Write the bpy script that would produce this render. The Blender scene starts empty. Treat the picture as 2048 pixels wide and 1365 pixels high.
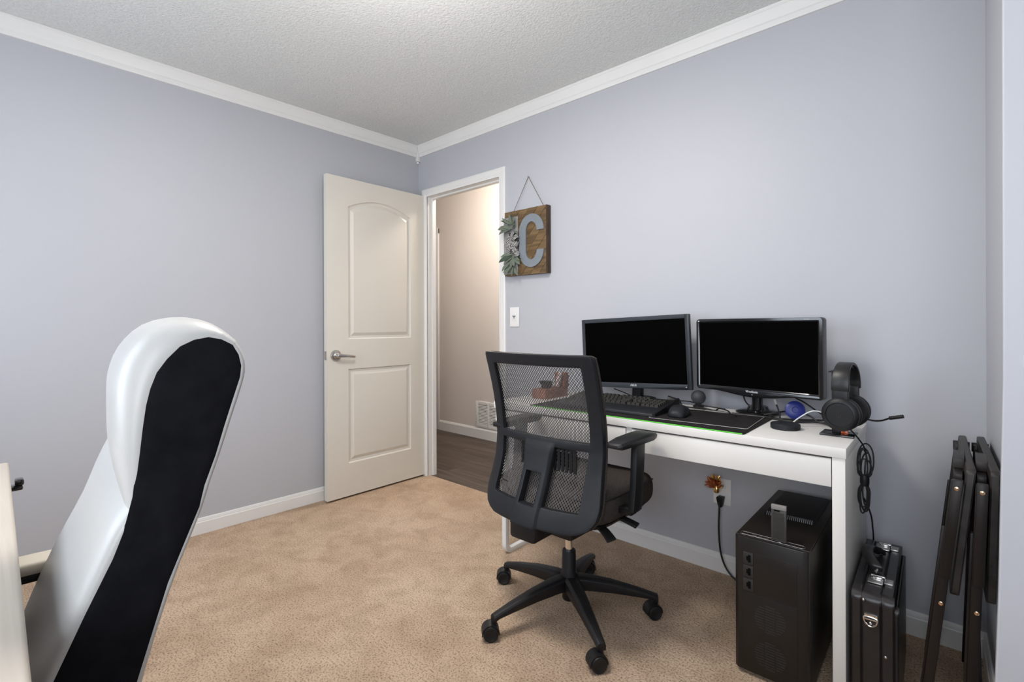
import bpy, bmesh, math, random
from mathutils import Vector, Matrix, Quaternion
random.seed(7)
sc = bpy.context.scene
COL = sc.collection
R = math.radians
PI = math.pi

# ------------------------------------------------------------------ camera
F_PX = 998.12
cam = bpy.data.cameras.new('camera')
camo = bpy.data.objects.new('camera', cam); COL.objects.link(camo)
cam.sensor_width = 36.0
cam.lens = F_PX / 2048 * 36
cam.shift_y = -(682.5 - 648.0) / 2048
cam.clip_start = 0.02
camo.location = (0, 0, 1.117)
camo.rotation_euler = (Matrix.Rotation(R(42.396), 3, 'Z') @ Matrix.Rotation(R(90), 3, 'X') @ Matrix.Rotation(R(-0.182), 3, 'Z')).to_euler()
sc.camera = camo

# ------------------------------------------------------------------ world, lights, exposure
w = bpy.data.worlds.new('sky'); sc.world = w; w.use_nodes = True
bgn = w.node_tree.nodes['Background']
bgn.inputs[0].default_value = (0.62, 0.74, 1.0, 1); bgn.inputs[1].default_value = 1.0
sc.view_settings.view_transform = 'Standard'
sc.view_settings.look = 'None'
sc.view_settings.gamma = 1.0
sc.view_settings.use_curve_mapping = False
sc.view_settings.exposure = 0.34
sc.cycles.use_denoising = True
sc.cycles.max_bounces = 8
sc.cycles.diffuse_bounces = 5
sc.cycles.sample_clamp_indirect = 6

def light(name, kind, loc, energy, color, rot=(0, 0, 0), **kw):
    l = bpy.data.lights.new(name, kind); l.energy = energy; l.color = color
    for k, v in kw.items(): setattr(l, k, v)
    o = bpy.data.objects.new(name, l); COL.objects.link(o); o.location = loc; o.rotation_euler = rot
    return o
# daylight through the window in the wall behind the camera
light('window_daylight', 'AREA', (-1.90, -0.86, 1.42), 19, (0.84, 0.92, 1.0), (R(90), 0, 0), shape='RECTANGLE', size=1.35, size_y=1.2)
light('added_fill_light', 'AREA', (0.10, -0.86, 1.32), 25, (0.88, 0.94, 1.0), (R(90), 0, 0), shape='RECTANGLE', size=1.15, size_y=1.2)  # added frontal fill that softens shadows on the right, set in an invented window
# flush ceiling lamp of the room: glowing disc shining down, and the glow it throws on the ceiling
light('ceiling_lamp_disc', 'AREA', (-1.28, 0.86, 2.33), 16, (1.0, 0.95, 0.90), shape='DISK', size=0.44)
light('ceiling_lamp_glow', 'POINT', (-1.28, 0.86, 2.02), 15, (1.0, 0.95, 0.90), shadow_soft_size=0.20)
# hallway lamp
light('hallway_lamp_bulb', 'POINT', (-2.80, 2.76, 2.34), 34, (1.0, 0.90, 0.80), shadow_soft_size=0.08)

# ------------------------------------------------------------------ helpers
class MB:
    def __init__(s): s.V = []; s.F = []
    def add(s, vs, fs):
        n = len(s.V); s.V += [Vector(v) for v in vs]; s.F += [tuple(i + n for i in f) for f in fs]; return s
    def box(s, x0, x1, y0, y1, z0, z1):
        return s.add([(x0,y0,z0),(x1,y0,z0),(x1,y1,z0),(x0,y1,z0),(x0,y0,z1),(x1,y0,z1),(x1,y1,z1),(x0,y1,z1)],
                     [(0,3,2,1),(4,5,6,7),(0,1,5,4),(1,2,6,5),(2,3,7,6),(3,0,4,7)])
    def hexa(s, b, t):     # bottom 4 points, top 4 points (ccw)
        return s.add(list(b) + list(t), [(0,3,2,1),(4,5,6,7),(0,1,5,4),(1,2,6,5),(2,3,7,6),(3,0,4,7)])
    def obox(s, c, size, M=None):
        hx, hy, hz = (v / 2 for v in size); M = M or Matrix.Identity(3); c = Vector(c)
        P = [(-hx,-hy,-hz),(hx,-hy,-hz),(hx,hy,-hz),(-hx,hy,-hz),(-hx,-hy,hz),(hx,-hy,hz),(hx,hy,hz),(-hx,hy,hz)]
        return s.add([M @ Vector(p) + c for p in P], [(0,3,2,1),(4,5,6,7),(0,1,5,4),(1,2,6,5),(2,3,7,6),(3,0,4,7)])
    def cyl(s, p0, p1, r0, r1=None, n=16, caps=True):
        r1 = r0 if r1 is None else r1; p0, p1 = Vector(p0), Vector(p1)
        q = (p1 - p0).to_track_quat('Z', 'Y')
        vs = []
        for p, r in ((p0, r0), (p1, r1)):
            vs += [p + q @ Vector((r * math.cos(2*PI*i/n), r * math.sin(2*PI*i/n), 0)) for i in range(n)]
        fs = [(i, (i+1) % n, n + (i+1) % n, n + i) for i in range(n)]
        if caps: fs += [tuple(reversed(range(n))), tuple(range(n, 2*n))]
        return s.add(vs, fs)
    def lathe(s, prof, c=(0,0,0), axis=(0,0,1), n=24, cap=True):   # prof [(r, h)]
        q = Vector(axis).normalized().to_track_quat('Z', 'Y'); c = Vector(c); vs = []; fs = []
        for r, h in prof:
            vs += [c + q @ Vector((r * math.cos(2*PI*i/n), r * math.sin(2*PI*i/n), h)) for i in range(n)]
        for k in range(len(prof) - 1):
            a, b = k * n, (k + 1) * n
            fs += [(a+i, a+(i+1) % n, b+(i+1) % n, b+i) for i in range(n)]
        if cap:
            fs.append(tuple(reversed(range(n)))); m = (len(prof) - 1) * n; fs.append(tuple(range(m, m + n)))
        return s.add(vs, fs)
    def rings(s, rings, closed=True, cap=True, loop=False):
        n = len(rings[0]); vs = [v for r in rings for v in r]; fs = []; m = len(rings)
        for k in range(m if loop else m - 1):
            a, b = k * n, ((k + 1) % m) * n
            for i in range(n if closed else n - 1):
                j = (i + 1) % n; fs.append((a+i, a+j, b+j, b+i))
        if cap and closed and not loop:
            fs.append(tuple(reversed(range(n)))); fs.append(tuple(range((m-1)*n, m*n)))
        return s.add(vs, fs)
    def tube(s, pts, r, n=8, smooth=4, loop=False):
        P = spline([Vector(p) for p in pts], smooth, loop) if smooth else [Vector(p) for p in pts]
        rings = []; m = len(P)
        t0 = None; q = None
        for i, p in enumerate(P):
            if loop: t = (P[(i+1) % m] - P[i-1]).normalized()
            else: t = (P[min(i+1, m-1)] - P[max(i-1, 0)]).normalized()
            if q is None: q = t.to_track_quat('Z', 'Y')
            else: q = t0.rotation_difference(t) @ q
            t0 = t; rr = r(i / max(1, m-1)) if callable(r) else r
            rings.append([p + q @ Vector((rr * math.cos(2*PI*k/n), rr * math.sin(2*PI*k/n), 0)) for k in range(n)])
        return s.rings(rings, loop=loop)
    def prism(s, poly, fn, d0, d1):     # poly 2D; fn(u, v, d) -> 3D
        n = len(poly)
        vs = [fn(u, v, d0) for u, v in poly] + [fn(u, v, d1) for u, v in poly]
        return s.add(vs, [tuple(reversed(range(n))), tuple(range(n, 2*n))] + [(i, (i+1) % n, n+(i+1) % n, n+i) for i in range(n)])
    def ball(s, c, r, nu=20, nv=12):
        c = Vector(c); rx, ry, rz = r if isinstance(r, (tuple, list)) else (r, r, r); rings = []
        for k in range(nv + 1):
            a = -PI/2 + PI * k / nv; cr = max(math.cos(a), 1e-3)
            rings.append([c + Vector((rx*cr*math.cos(2*PI*i/nu), ry*cr*math.sin(2*PI*i/nu), rz*math.sin(a))) for i in range(nu)])
        return s.rings(rings)
    def xf(s, M):
        s.V = [M @ v for v in s.V]; return s

def spline(P, k=4, loop=False):
    out = []; n = len(P)
    if n < 3: return P
    for i in range(n if loop else n - 1):
        a = P[(i-1) % n] if loop else P[max(i-1, 0)]; b = P[i]; c = P[(i+1) % n]
        d = P[(i+2) % n] if loop else P[min(i+2, n-1)]
        for j in range(k):
            t = j / k
            out.append(0.5 * ((2*b) + (c-a)*t + (2*a-5*b+4*c-d)*t*t + (3*b-a-3*c+d)*t*t*t))
    if not loop: out.append(P[-1])
    return out
def spline2(pts, k=4, loop=False):
    return [(p.x, p.y) for p in spline([Vector((a, b, 0)) for a, b in pts], k, loop)]

ROOTM = {}
def thing(name, label, cat, loc=(0, 0, 0), rz=0.0, group=None, kind=None):
    o = bpy.data.objects.new(name, None); COL.objects.link(o)
    o.empty_display_size = 0.05
    o.location = loc; o.rotation_euler = (0, 0, R(rz))
    o['label'] = label; o['category'] = cat
    if group: o['group'] = group
    if kind: o['kind'] = kind
    ROOTM[o.name] = (Matrix.Translation(loc) @ Matrix.Rotation(R(rz), 4, 'Z')).inverted()
    return o
def root_of(o):
    while o.parent: o = o.parent
    return o
def mesh_from(mb, name, mat, bevel=0, seg=2, smooth=40, M=None, weld=True):
    me = bpy.data.meshes.new(name)
    bm = bmesh.new()
    vs = [bm.verts.new((M @ v) if M else v) for v in mb.V]
    for f in mb.F:
        try: bm.faces.new([vs[i] for i in f])
        except ValueError: pass
    if weld: bmesh.ops.remove_doubles(bm, verts=bm.verts, dist=1e-5)
    bmesh.ops.recalc_face_normals(bm, faces=bm.faces)
    if bevel:
        es = [e for e in bm.edges if len(e.link_faces) == 2 and e.calc_face_angle(0) > R(28)]
        bmesh.ops.bevel(bm, geom=es, offset=bevel, segments=seg, profile=0.5, affect='EDGES', clamp_overlap=True)
    bm.to_mesh(me); bm.free()
    if smooth:
        me.polygons.foreach_set('use_smooth', [True] * len(me.polygons))
        me.set_sharp_from_angle(angle=R(smooth))
    me.materials.append(mat)
    return me
def part(name, mb, mat, parent, bevel=0, seg=2, smooth=40, local=False, sub=0, label=None, kind=None, weld=True):
    """mesh part under a thing (or part); coordinates are world unless local"""
    M = None if local else ROOTM.get(root_of(parent).name)
    me = mesh_from(mb, name, mat, bevel, seg, smooth, M, weld)
    o = bpy.data.objects.new(name, me); COL.objects.link(o); o.parent = parent
    if sub:
        m = o.modifiers.new('smooth', 'SUBSURF'); m.levels = sub; m.render_levels = sub
    if label: o['label'] = label
    if kind: o['kind'] = kind
    return o
def solo(name, mb, mat, label, cat, loc, bevel=0, seg=2, smooth=40, sub=0, group=None, kind=None, weld=True):
    """a thing that is one mesh (world coordinates), origin at loc"""
    me = mesh_from(mb, name, mat, bevel, seg, smooth, Matrix.Translation(-Vector(loc)), weld)
    o = bpy.data.objects.new(name, me); COL.objects.link(o); o.location = loc
    ROOTM[o.name] = Matrix.Translation(-Vector(loc))
    if sub:
        m = o.modifiers.new('smooth', 'SUBSURF'); m.levels = sub; m.render_levels = sub
    o['label'] = label; o['category'] = cat
    if group: o['group'] = group
    if kind: o['kind'] = kind
    return o
def struct(name, mb, mat, label, cat, bevel=0, smooth=40, loc=(0, 0, 0)):
    return solo(name, mb, mat, label, cat, loc, bevel=bevel, smooth=smooth, kind='structure')
def instance(src, parent, M, name=None):
    o = src.copy(); COL.objects.link(o); o.parent = parent; o.matrix_local = M
    return o
def text_part(name, body, size, mat, parent, M, extrude=0.0003, sx=1.0, bold=0.0, spacing=1.0):
    cu = bpy.data.curves.new(name, 'FONT'); cu.body = body; cu.size = size; cu.extrude = extrude
    cu.align_x = 'CENTER'; cu.align_y = 'CENTER'; cu.offset = bold; cu.space_character = spacing
    to = bpy.data.objects.new(name + '_tmp', cu); COL.objects.link(to)
    dg = bpy.context.evaluated_depsgraph_get()
    me = bpy.data.meshes.new_from_object(to.evaluated_get(dg))
    bpy.data.objects.remove(to)
    for v in me.vertices: v.co.x *= sx
    me.transform(M); me.materials.clear(); me.materials.append(mat)
    o = bpy.data.objects.new(name, me); COL.objects.link(o); o.parent = parent
    return o

# ------------------------------------------------------------------ materials
def mat(name, base, rough=0.5, metal=0.0, spec=0.5, var=None, bump=None, coat=0.0, emit=None, alpha=1.0, sheen=0.0, trans=0.0):
    m = bpy.data.materials.new(name); m.use_nodes = True
    nt = m.node_tree; b = nt.nodes['Principled BSDF']
    b.inputs['Base Color'].default_value = (*base, 1); b.inputs['Roughness'].default_value = rough
    b.inputs['Metallic'].default_value = metal; b.inputs['Specular IOR Level'].default_value = spec
    if coat: b.inputs['Coat Weight'].default_value = coat; b.inputs['Coat Roughness'].default_value = 0.08
    if sheen: b.inputs['Sheen Weight'].default_value = sheen; b.inputs['Sheen Roughness'].default_value = 0.6
    if trans: b.inputs['Transmission Weight'].default_value = trans
    if emit: b.inputs['Emission Color'].default_value = (*emit[:3], 1); b.inputs['Emission Strength'].default_value = emit[3]
    tc = nt.nodes.new('ShaderNodeTexCoord')
    vs, va = var or (6.0, 0.05)
    n = nt.nodes.new('ShaderNodeTexNoise'); n.inputs['Scale'].default_value = vs; n.inputs['Detail'].default_value = 4
    nt.links.new(tc.outputs['Object'], n.inputs['Vector'])
    r = nt.nodes.new('ShaderNodeValToRGB')
    r.color_ramp.elements[0].position = 0.3; r.color_ramp.elements[1].position = 0.7
    r.color_ramp.elements[0].color = (*[c * (1 - va) for c in base], 1)
    r.color_ramp.elements[1].color = (*[min(1, c * (1 + va)) for c in base], 1)
    nt.links.new(n.outputs['Fac'], r.inputs['Fac']); nt.links.new(r.outputs['Color'], b.inputs['Base Color'])
    if bump:
        n2 = nt.nodes.new('ShaderNodeTexNoise'); n2.inputs['Scale'].default_value = bump[0]; n2.inputs['Detail'].default_value = 3
        nt.links.new(tc.outputs['Object'], n2.inputs['Vector'])
        bu = nt.nodes.new('ShaderNodeBump'); bu.inputs['Strength'].default_value = bump[1]; bu.inputs['Distance'].default_value = bump[2]
        nt.links.new(n2.outputs['Fac'], bu.inputs['Height']); nt.links.new(bu.outputs['Normal'], b.inputs['Normal'])
    return m
def wood(name, c0, c1, grain=(2, 40, 40), rough=0.45, bump=0.15, spec=0.4):
    m = bpy.data.materials.new(name); m.use_nodes = True; nt = m.node_tree; b = nt.nodes['Principled BSDF']
    b.inputs['Roughness'].default_value = rough; b.inputs['Specular IOR Level'].default_value = spec
    tc = nt.nodes.new('ShaderNodeTexCoord'); mp = nt.nodes.new('ShaderNodeMapping'); mp.inputs['Scale'].default_value = grain
    oi = nt.nodes.new('ShaderNodeObjectInfo'); ad = nt.nodes.new('ShaderNodeVectorMath'); ad.operation = 'ADD'
    ml = nt.nodes.new('ShaderNodeMath'); ml.operation = 'MULTIPLY'; ml.inputs[1].default_value = 37.0
    nt.links.new(oi.outputs['Random'], ml.inputs[0]); nt.links.new(ml.outputs[0], ad.inputs[1])
    nt.links.new(tc.outputs['Object'], mp.inputs['Vector']); nt.links.new(mp.outputs['Vector'], ad.inputs[0])
    n = nt.nodes.new('ShaderNodeTexNoise'); n.inputs['Scale'].default_value = 1.0; n.inputs['Detail'].default_value = 6; n.inputs['Distortion'].default_value = 0.6
    nt.links.new(ad.outputs[0], n.inputs['Vector'])
    r = nt.nodes.new('ShaderNodeValToRGB'); r.color_ramp.elements[0].position = 0.32; r.color_ramp.elements[1].position = 0.68
    r.color_ramp.elements[0].color = (*c0, 1); r.color_ramp.elements[1].color = (*c1, 1)
    nt.links.new(n.outputs['Fac'], r.inputs['Fac'])
    mx = nt.nodes.new('ShaderNodeMix'); mx.data_type = 'RGBA'; mx.blend_type = 'MULTIPLY'; mx.inputs['Factor'].default_value = 0.35
    rr = nt.nodes.new('ShaderNodeMapRange'); rr.inputs['To Min'].default_value = 0.6; rr.inputs['To Max'].default_value = 1.15
    nt.links.new(oi.outputs['Random'], rr.inputs['Value'])
    nt.links.new(r.outputs['Color'], mx.inputs['A']); nt.links.new(rr.outputs['Result'], mx.inputs['B']); nt.links.new(mx.outputs['Result'], b.inputs['Base Color'])
    bu = nt.nodes.new('ShaderNodeBump'); bu.inputs['Strength'].default_value = bump; bu.inputs['Distance'].default_value = 0.001
    nt.links.new(n.outputs['Fac'], bu.inputs['Height']); nt.links.new(bu.outputs['Normal'], b.inputs['Normal'])
    return m
def carpet_mat():
    m = bpy.data.materials.new('carpet_pile'); m.use_nodes = True; nt = m.node_tree; b = nt.nodes['Principled BSDF']
    b.inputs['Roughness'].default_value = 1.0; b.inputs['Specular IOR Level'].default_value = 0.05
    tc = nt.nodes.new('ShaderNodeTexCoord')
    def noise(s, d=3, dist=0):
        n = nt.nodes.new('ShaderNodeTexNoise'); n.inputs['Scale'].default_value = s; n.inputs['Detail'].default_value = d; n.inputs['Distortion'].default_value = dist
        nt.links.new(tc.outputs['Object'], n.inputs['Vector']); return n
    def ramp(n, p0, p1, c0, c1):
        r = nt.nodes.new('ShaderNodeValToRGB'); e = r.color_ramp.elements
        e[0].position = p0; e[1].position = p1; e[0].color = (*c0, 1); e[1].color = (*c1, 1)
        nt.links.new(n.outputs['Fac'], r.inputs['Fac']); return r
    big = ramp(noise(2.6, 4, 0.4), 0.35, 0.65, CARPET_A, CARPET_B)
    fine = ramp(noise(165, 5), 0.34, 0.52, (0.30, 0.25, 0.22), (1.0, 1.0, 1.0))
    mid = ramp(noise(9, 5, 0.8), 0.32, 0.58, (0.74, 0.71, 0.69), (1, 1, 1))
    m1 = nt.nodes.new('ShaderNodeMix'); m1.data_type = 'RGBA'; m1.blend_type = 'MULTIPLY'; m1.inputs['Factor'].default_value = 0.75
    m2 = nt.nodes.new('ShaderNodeMix'); m2.data_type = 'RGBA'; m2.blend_type = 'MULTIPLY'; m2.inputs['Factor'].default_value = 0.6
    nt.links.new(big.outputs['Color'], m1.inputs['A']); nt.links.new(fine.outputs['Color'], m1.inputs['B'])
    nt.links.new(m1.outputs['Result'], m2.inputs['A']); nt.links.new(mid.outputs['Color'], m2.inputs['B'])
    nt.links.new(m2.outputs['Result'], b.inputs['Base Color'])
    bu = nt.nodes.new('ShaderNodeBump'); bu.inputs['Strength'].default_value = 0.8; bu.inputs['Distance'].default_value = 0.006
    nh = noise(120, 4); nt.links.new(nh.outputs['Fac'], bu.inputs['Height']); nt.links.new(bu.outputs['Normal'], b.inputs['Normal'])
    return m
def checker_mat(name, c0, c1, scale):
    m = bpy.data.materials.new(name); m.use_nodes = True; nt = m.node_tree; b = nt.nodes['Principled BSDF']
    b.inputs['Roughness'].default_value = 0.9
    tc = nt.nodes.new('ShaderNodeTexCoord'); c = nt.nodes.new('ShaderNodeTexChecker'); c.inputs['Scale'].default_value = scale
    c.inputs['Color1'].default_value = (*c0, 1); c.inputs['Color2'].default_value = (*c1, 1)
    nt.links.new(tc.outputs['UV'], c.inputs['Vector']); nt.links.new(c.outputs['Color'], b.inputs['Base Color'])
    return m

CARPET_A = (0.485, 0.355, 0.25); CARPET_B = (0.57, 0.435, 0.32)
M_wall = mat('lavender_wall_paint', (0.476, 0.483, 0.515), 0.5, spec=0.35, var=(1.2, 0.015), bump=(90, 0.06, 0.002))
M_ceil = mat('stippled_ceiling_paint', (0.70, 0.71, 0.70), 0.9, spec=0.2, var=(70, 0.05), bump=(110, 0.55, 0.008))
M_trim = mat('white_trim_paint', (0.78, 0.77, 0.75), 0.35, spec=0.4, var=(3, 0.02))
M_door = mat('cream_door_paint', (0.70, 0.668, 0.60), 0.42, spec=0.4, var=(2, 0.02))
M_hall = mat('hall_wall_paint', (0.72, 0.655, 0.60), 0.6, spec=0.3, var=(1.5, 0.02))
M_plank = wood('dark_vinyl_plank', (0.050, 0.036, 0.027), (0.13, 0.098, 0.075), (1.6, 26, 26), rough=0.5)
M_carpet = carpet_mat()
M_black = mat('black_plastic', (0.009, 0.009, 0.010), 0.45, spec=0.35, var=(40, 0.1), bump=(400, 0.05, 0.0006))
M_blackm = mat('matte_black_plastic', (0.012, 0.013, 0.016), 0.5, spec=0.3, var=(30, 0.08))
M_gloss = mat('gloss_black_plastic', (0.006, 0.006, 0.007), 0.12, spec=0.5, coat=0.5, var=(20, 0.05))
M_screen = mat('dark_screen_glass', (0.0006, 0.0006, 0.0007), 0.6, spec=0.02, var=(10, 0.02))
M_steel = mat('brushed_steel', (0.55, 0.53, 0.50), 0.28, metal=1.0, var=(60, 0.06))
M_chrome = mat('polished_chrome', (0.75, 0.73, 0.70), 0.12, metal=1.0, var=(20, 0.04))
M_brass = mat('brass_screw', (0.85, 0.60, 0.38), 0.22, metal=1.0, var=(50, 0.06))
M_white = mat('white_foil_desk', (0.76, 0.74, 0.70), 0.38, spec=0.4, var=(4, 0.02))
M_whitem = mat('white_powder_coated_metal', (0.78, 0.78, 0.77), 0.35, var=(5, 0.02))
M_oak = wood('white_washed_oak', (0.47, 0.41, 0.345), (0.58, 0.525, 0.455), (1.2, 45, 20), rough=0.5, bump=0.12)
M_leather = mat('white_leather', (0.48, 0.475, 0.46), 0.36, spec=0.45, var=(8, 0.03), bump=(160, 0.08, 0.001))
M_fabricb = mat('black_woven_fabric', (0.008, 0.008, 0.010), 0.95, spec=0.08, var=(25, 0.25), bump=(350, 0.35, 0.001))
M_seat = mat('charcoal_seat_fabric', (0.050, 0.042, 0.038), 0.95, spec=0.1, var=(220, 0.3), bump=(500, 0.4, 0.001))
M_net = mat('grey_mesh_thread', (0.092, 0.084, 0.080), 0.9, spec=0.1, var=(60, 0.2))
M_pcblk = mat('black_pc_steel', (0.011, 0.009, 0.008), 0.36, spec=0.45, var=(14, 0.15), bump=(250, 0.08, 0.0006))
M_case = mat('black_case_leather', (0.017, 0.014, 0.014), 0.34, spec=0.5, var=(18, 0.2), bump=(120, 0.2, 0.0015))
M_tray = wood('espresso_stained_wood', (0.008, 0.0055, 0.0045), (0.016, 0.0115, 0.0095), (30, 30, 3), rough=0.40, bump=0.1, spec=0.3)
M_trayw = wood('worn_espresso_edge', (0.018, 0.015, 0.013), (0.042, 0.036, 0.032), (30, 4, 30), rough=0.5, bump=0.15)
M_dark = mat('dark_recess', (0.004, 0.004, 0.004), 0.9, spec=0.05)
M_green = mat('green_stitched_edge', (0.10, 0.62, 0.04), 0.7, var=(200, 0.1))
M_padc = mat('black_mat_cloth', (0.018, 0.016, 0.016), 0.85, spec=0.15, var=(16, 0.3), bump=(600, 0.2, 0.0006))
M_padl = mat('pale_edge_stitch', (0.42, 0.40, 0.38), 0.7, var=(100, 0.1))
M_key = mat('grey_brown_keycap', (0.036, 0.034, 0.030), 0.6, spec=0.3, var=(60, 0.15))
M_label = mat('pale_print', (0.62, 0.64, 0.66), 0.5, var=(30, 0.03))
M_bezel = mat('slate_bezel', (0.030, 0.036, 0.044), 0.5, spec=0.4, var=(20, 0.06))

# ------------------------------------------------------------------ room shell
XL, YB, XR, YF, ZC = -3.032, 2.287, 0.0455, -0.78, 2.44
DX0, DX1, DH = -2.925, -2.191, 2.05           # door opening
YB2 = YB + 0.075
floor_b = MB().box(XL, 0.9, YF, YB + 0.028, -0.05, 0.0)
struct('floor', floor_b, M_carpet, 'beige cut pile carpet covering the bedroom floor', 'carpet')
struct('ceiling', MB().box(XL - 0.1, 0.9, YF - 0.1, YB2, ZC, ZC + 0.05), M_ceil, 'white stippled ceiling of the room', 'ceiling')
struct('wall_left', MB().box(XL - 0.1, XL, YF - 0.1, YB2, -0.05, ZC), M_wall, 'pale lavender wall behind the open door', 'wall')
wb = MB().box(-5.3, DX0 - 0.02, YB, YB2, -0.05, ZC).box(DX1 + 0.02, 0.9, YB, YB2, -0.05, ZC).box(DX0 - 0.02, DX1 + 0.02, YB, YB2, DH + 0.02, ZC)
struct('wall_back', wb, M_wall, 'pale lavender wall with the doorway, behind the desk', 'wall')
# alcove side wall, slightly off square
wr = MB().hexa([(XR, YB, 0), (XR + 0.041 * 0.82, 1.47, 0), (0.30, 1.47, 0), (0.30, YB, 0)], [(XR, YB, ZC), (XR + 0.041 * 0.82, 1.47, ZC), (0.30, 1.47, ZC), (0.30, YB, ZC)])
struct('wall_right', wr, M_wall, 'narrow lavender alcove wall beside the folded trays', 'wall')
# near return of the wall at the far right, its corner bead leans a little
wn = MB().rings([[Vector(p) for p in ((xe, 1.44, z), (0.9, 1.44, z), (0.9, 1.468, z), (xe, 1.468, z))] for z, xe in ((0, 0.030), (0.55, 0.046), (1.0, 0.0535), (ZC, 0.0545))])
struct('wall_return', wn, M_wall, 'lavender wall end at the right edge of the frame', 'wall', bevel=0.003, smooth=0)
struct('wall_side', MB().box(0.85, 0.9, YF, 1.46, -0.05, ZC), M_wall, 'lavender side wall beyond the camera', 'wall')
WX0, WX1, WZ0, WZ1 = -2.60, -1.20, 0.80, 2.05
VX0, VX1 = -0.50, 0.70  # opening added for the fill light
wf = MB().box(XL, WX0, YF - 0.1, YF, -0.05, ZC).box(WX1, VX0, YF - 0.1, YF, -0.05, ZC).box(VX1, 0.9, YF - 0.1, YF, -0.05, ZC)
for a, b in ((WX0, WX1), (VX0, VX1)): wf.box(a, b, YF - 0.1, YF, -0.05, WZ0).box(a, b, YF - 0.1, YF, WZ1, ZC)
struct('wall_front', wf, M_wall, 'lavender wall with a window and an added fill light window, behind the camera', 'wall')
def window_frame(x0, x1):
    m = MB()
    for a, b in ((x0, x0 + 0.05), (x1 - 0.05, x1)): m.box(a, b, YF - 0.06, YF + 0.01, WZ0, WZ1)
    for a, b in ((WZ0, WZ0 + 0.05), (WZ1 - 0.05, WZ1), (1.41, 1.44)): m.box(x0 + 0.05, x1 - 0.05, YF - 0.055, YF + 0.005, a, b)
    return m
wfm = window_frame(WX0, WX1)
struct('added_window', window_frame(VX0, VX1), M_trim, 'added white framed window for the fill light behind the camera, nearer the closet', 'window')  # invented window, frames the added fill light
struct('window_1', wfm, M_trim, 'white framed window behind the camera, near the left wall', 'window')

# crown moulding and baseboards: profiles (projection, height) swept along the wall
def sweep(prof, p0, p1, nrm):
    p0, p1, nrm = Vector(p0), Vector(p1), Vector(nrm)
    return MB().rings([[p + nrm * a + Vector((0, 0, h)) for a, h in prof] for p in (p0, p1)])
CR = [(0, 2.357), (0.010, 2.357), (0.012, 2.366), (0.012, 2.378), (0.017, 2.383), (0.024, 2.410), (0.026, 2.424), (0.030, 2.428), (0.030, 2.4395), (0, 2.4395)]
struct('trim_1', sweep(CR, (XL, YF, 0), (XL, YB - 0.028, 0), (1, 0, 0)), M_trim, 'white crown moulding along the left wall', 'moulding', smooth=25)
struct('trim_2', sweep(CR, (XL + 0.028, YB, 0), (XR, YB, 0), (0, -1, 0)), M_trim, 'white crown moulding above the desk wall', 'moulding', smooth=25)
cb = MB().box(XL, XL + 0.026, YB - 0.026, YB, 2.325, 2.4395).lathe([(0.011, 0), (0.013, 0.008), (0.006, 0.016)], (XL + 0.013, YB - 0.013, 2.309), n=10)
struct('trim_3', cb, M_trim, 'small white corner block where the crown mouldings meet', 'moulding', bevel=0.003)
BP = [(0, 0), (0.012, 0), (0.012, 0.062), (0.0095, 0.066), (0.0095, 0.070), (0.005, 0.082), (0, 0.084)]
struct('baseboard_left', sweep(BP, (XL, YF, 0), (XL, YB, 0), (1, 0, 0)), M_trim, 'white baseboard along the left wall', 'baseboard', smooth=25)
struct('baseboard_back', sweep(BP, (-2.136, YB, 0), (XR, YB, 0), (0, -1, 0)), M_trim, 'white baseboard running under the white desk', 'baseboard', smooth=25)
d_ = Vector((0.041, -0.999, 0)).normalized()
struct('baseboard_right', sweep(BP, (XR, YB - 0.01, 0), Vector((XR, YB - 0.01, 0)) + d_ * 0.79, (-0.999, -0.041, 0)), M_trim, 'white baseboard on the alcove wall behind the trays', 'baseboard', smooth=25)

# door casing: two uprights and a head, with jambs and stops
CS = [(0, 0), (0.055, 0), (0.055, 0.009), (0.046, 0.013), (0.018, 0.011), (0.012, 0.007), (0, 0.006)]   # (across from inner edge, proud)
t4 = thing('trim_4', 'white moulded door casing and jamb around the doorway', 'door frame', (DX1, YB, 0), kind='structure')
def casing_v(x, sgn):
    m = MB()
    top = [(x + sgn * a, YB - p, DH + a) for a, p in CS]; bot = [(x + sgn * a, YB - p, 0) for a, p in CS]
    return m.rings([[Vector(v) for v in bot], [Vector(v) for v in top]])
part('casing', casing_v(DX1, 1), M_trim, t4, smooth=25); part('casing', casing_v(DX0, -1), M_trim, t4, smooth=25)
hd = MB().rings([[Vector((DX0 - a, YB - p, DH + a)) for a, p in CS], [Vector((DX1 + a, YB - p, DH + a)) for a, p in CS]])
part('head_casing', hd, M_trim, t4, smooth=25)
part('jamb', MB().box(DX0 - 0.02, DX0, YB - 0.004, YB2 + 0.004, 0, DH + 0.02).box(DX0, DX0 + 0.010, YB + 0.040, YB2 - 0.006, 0, DH), M_trim, t4)
part('jamb', MB().box(DX1, DX1 + 0.02, YB - 0.004, YB2 + 0.004, 0, DH + 0.02).box(DX1 - 0.010, DX1, YB + 0.040, YB2 - 0.006, 0, DH), M_trim, t4)
part('head_jamb', MB().box(DX0, DX1, YB - 0.004, YB2 + 0.004, DH, DH + 0.02).box(DX0 + 0.010, DX1 - 0.010, YB + 0.040, YB2 - 0.006, DH - 0.010, DH), M_trim, t4)

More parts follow.
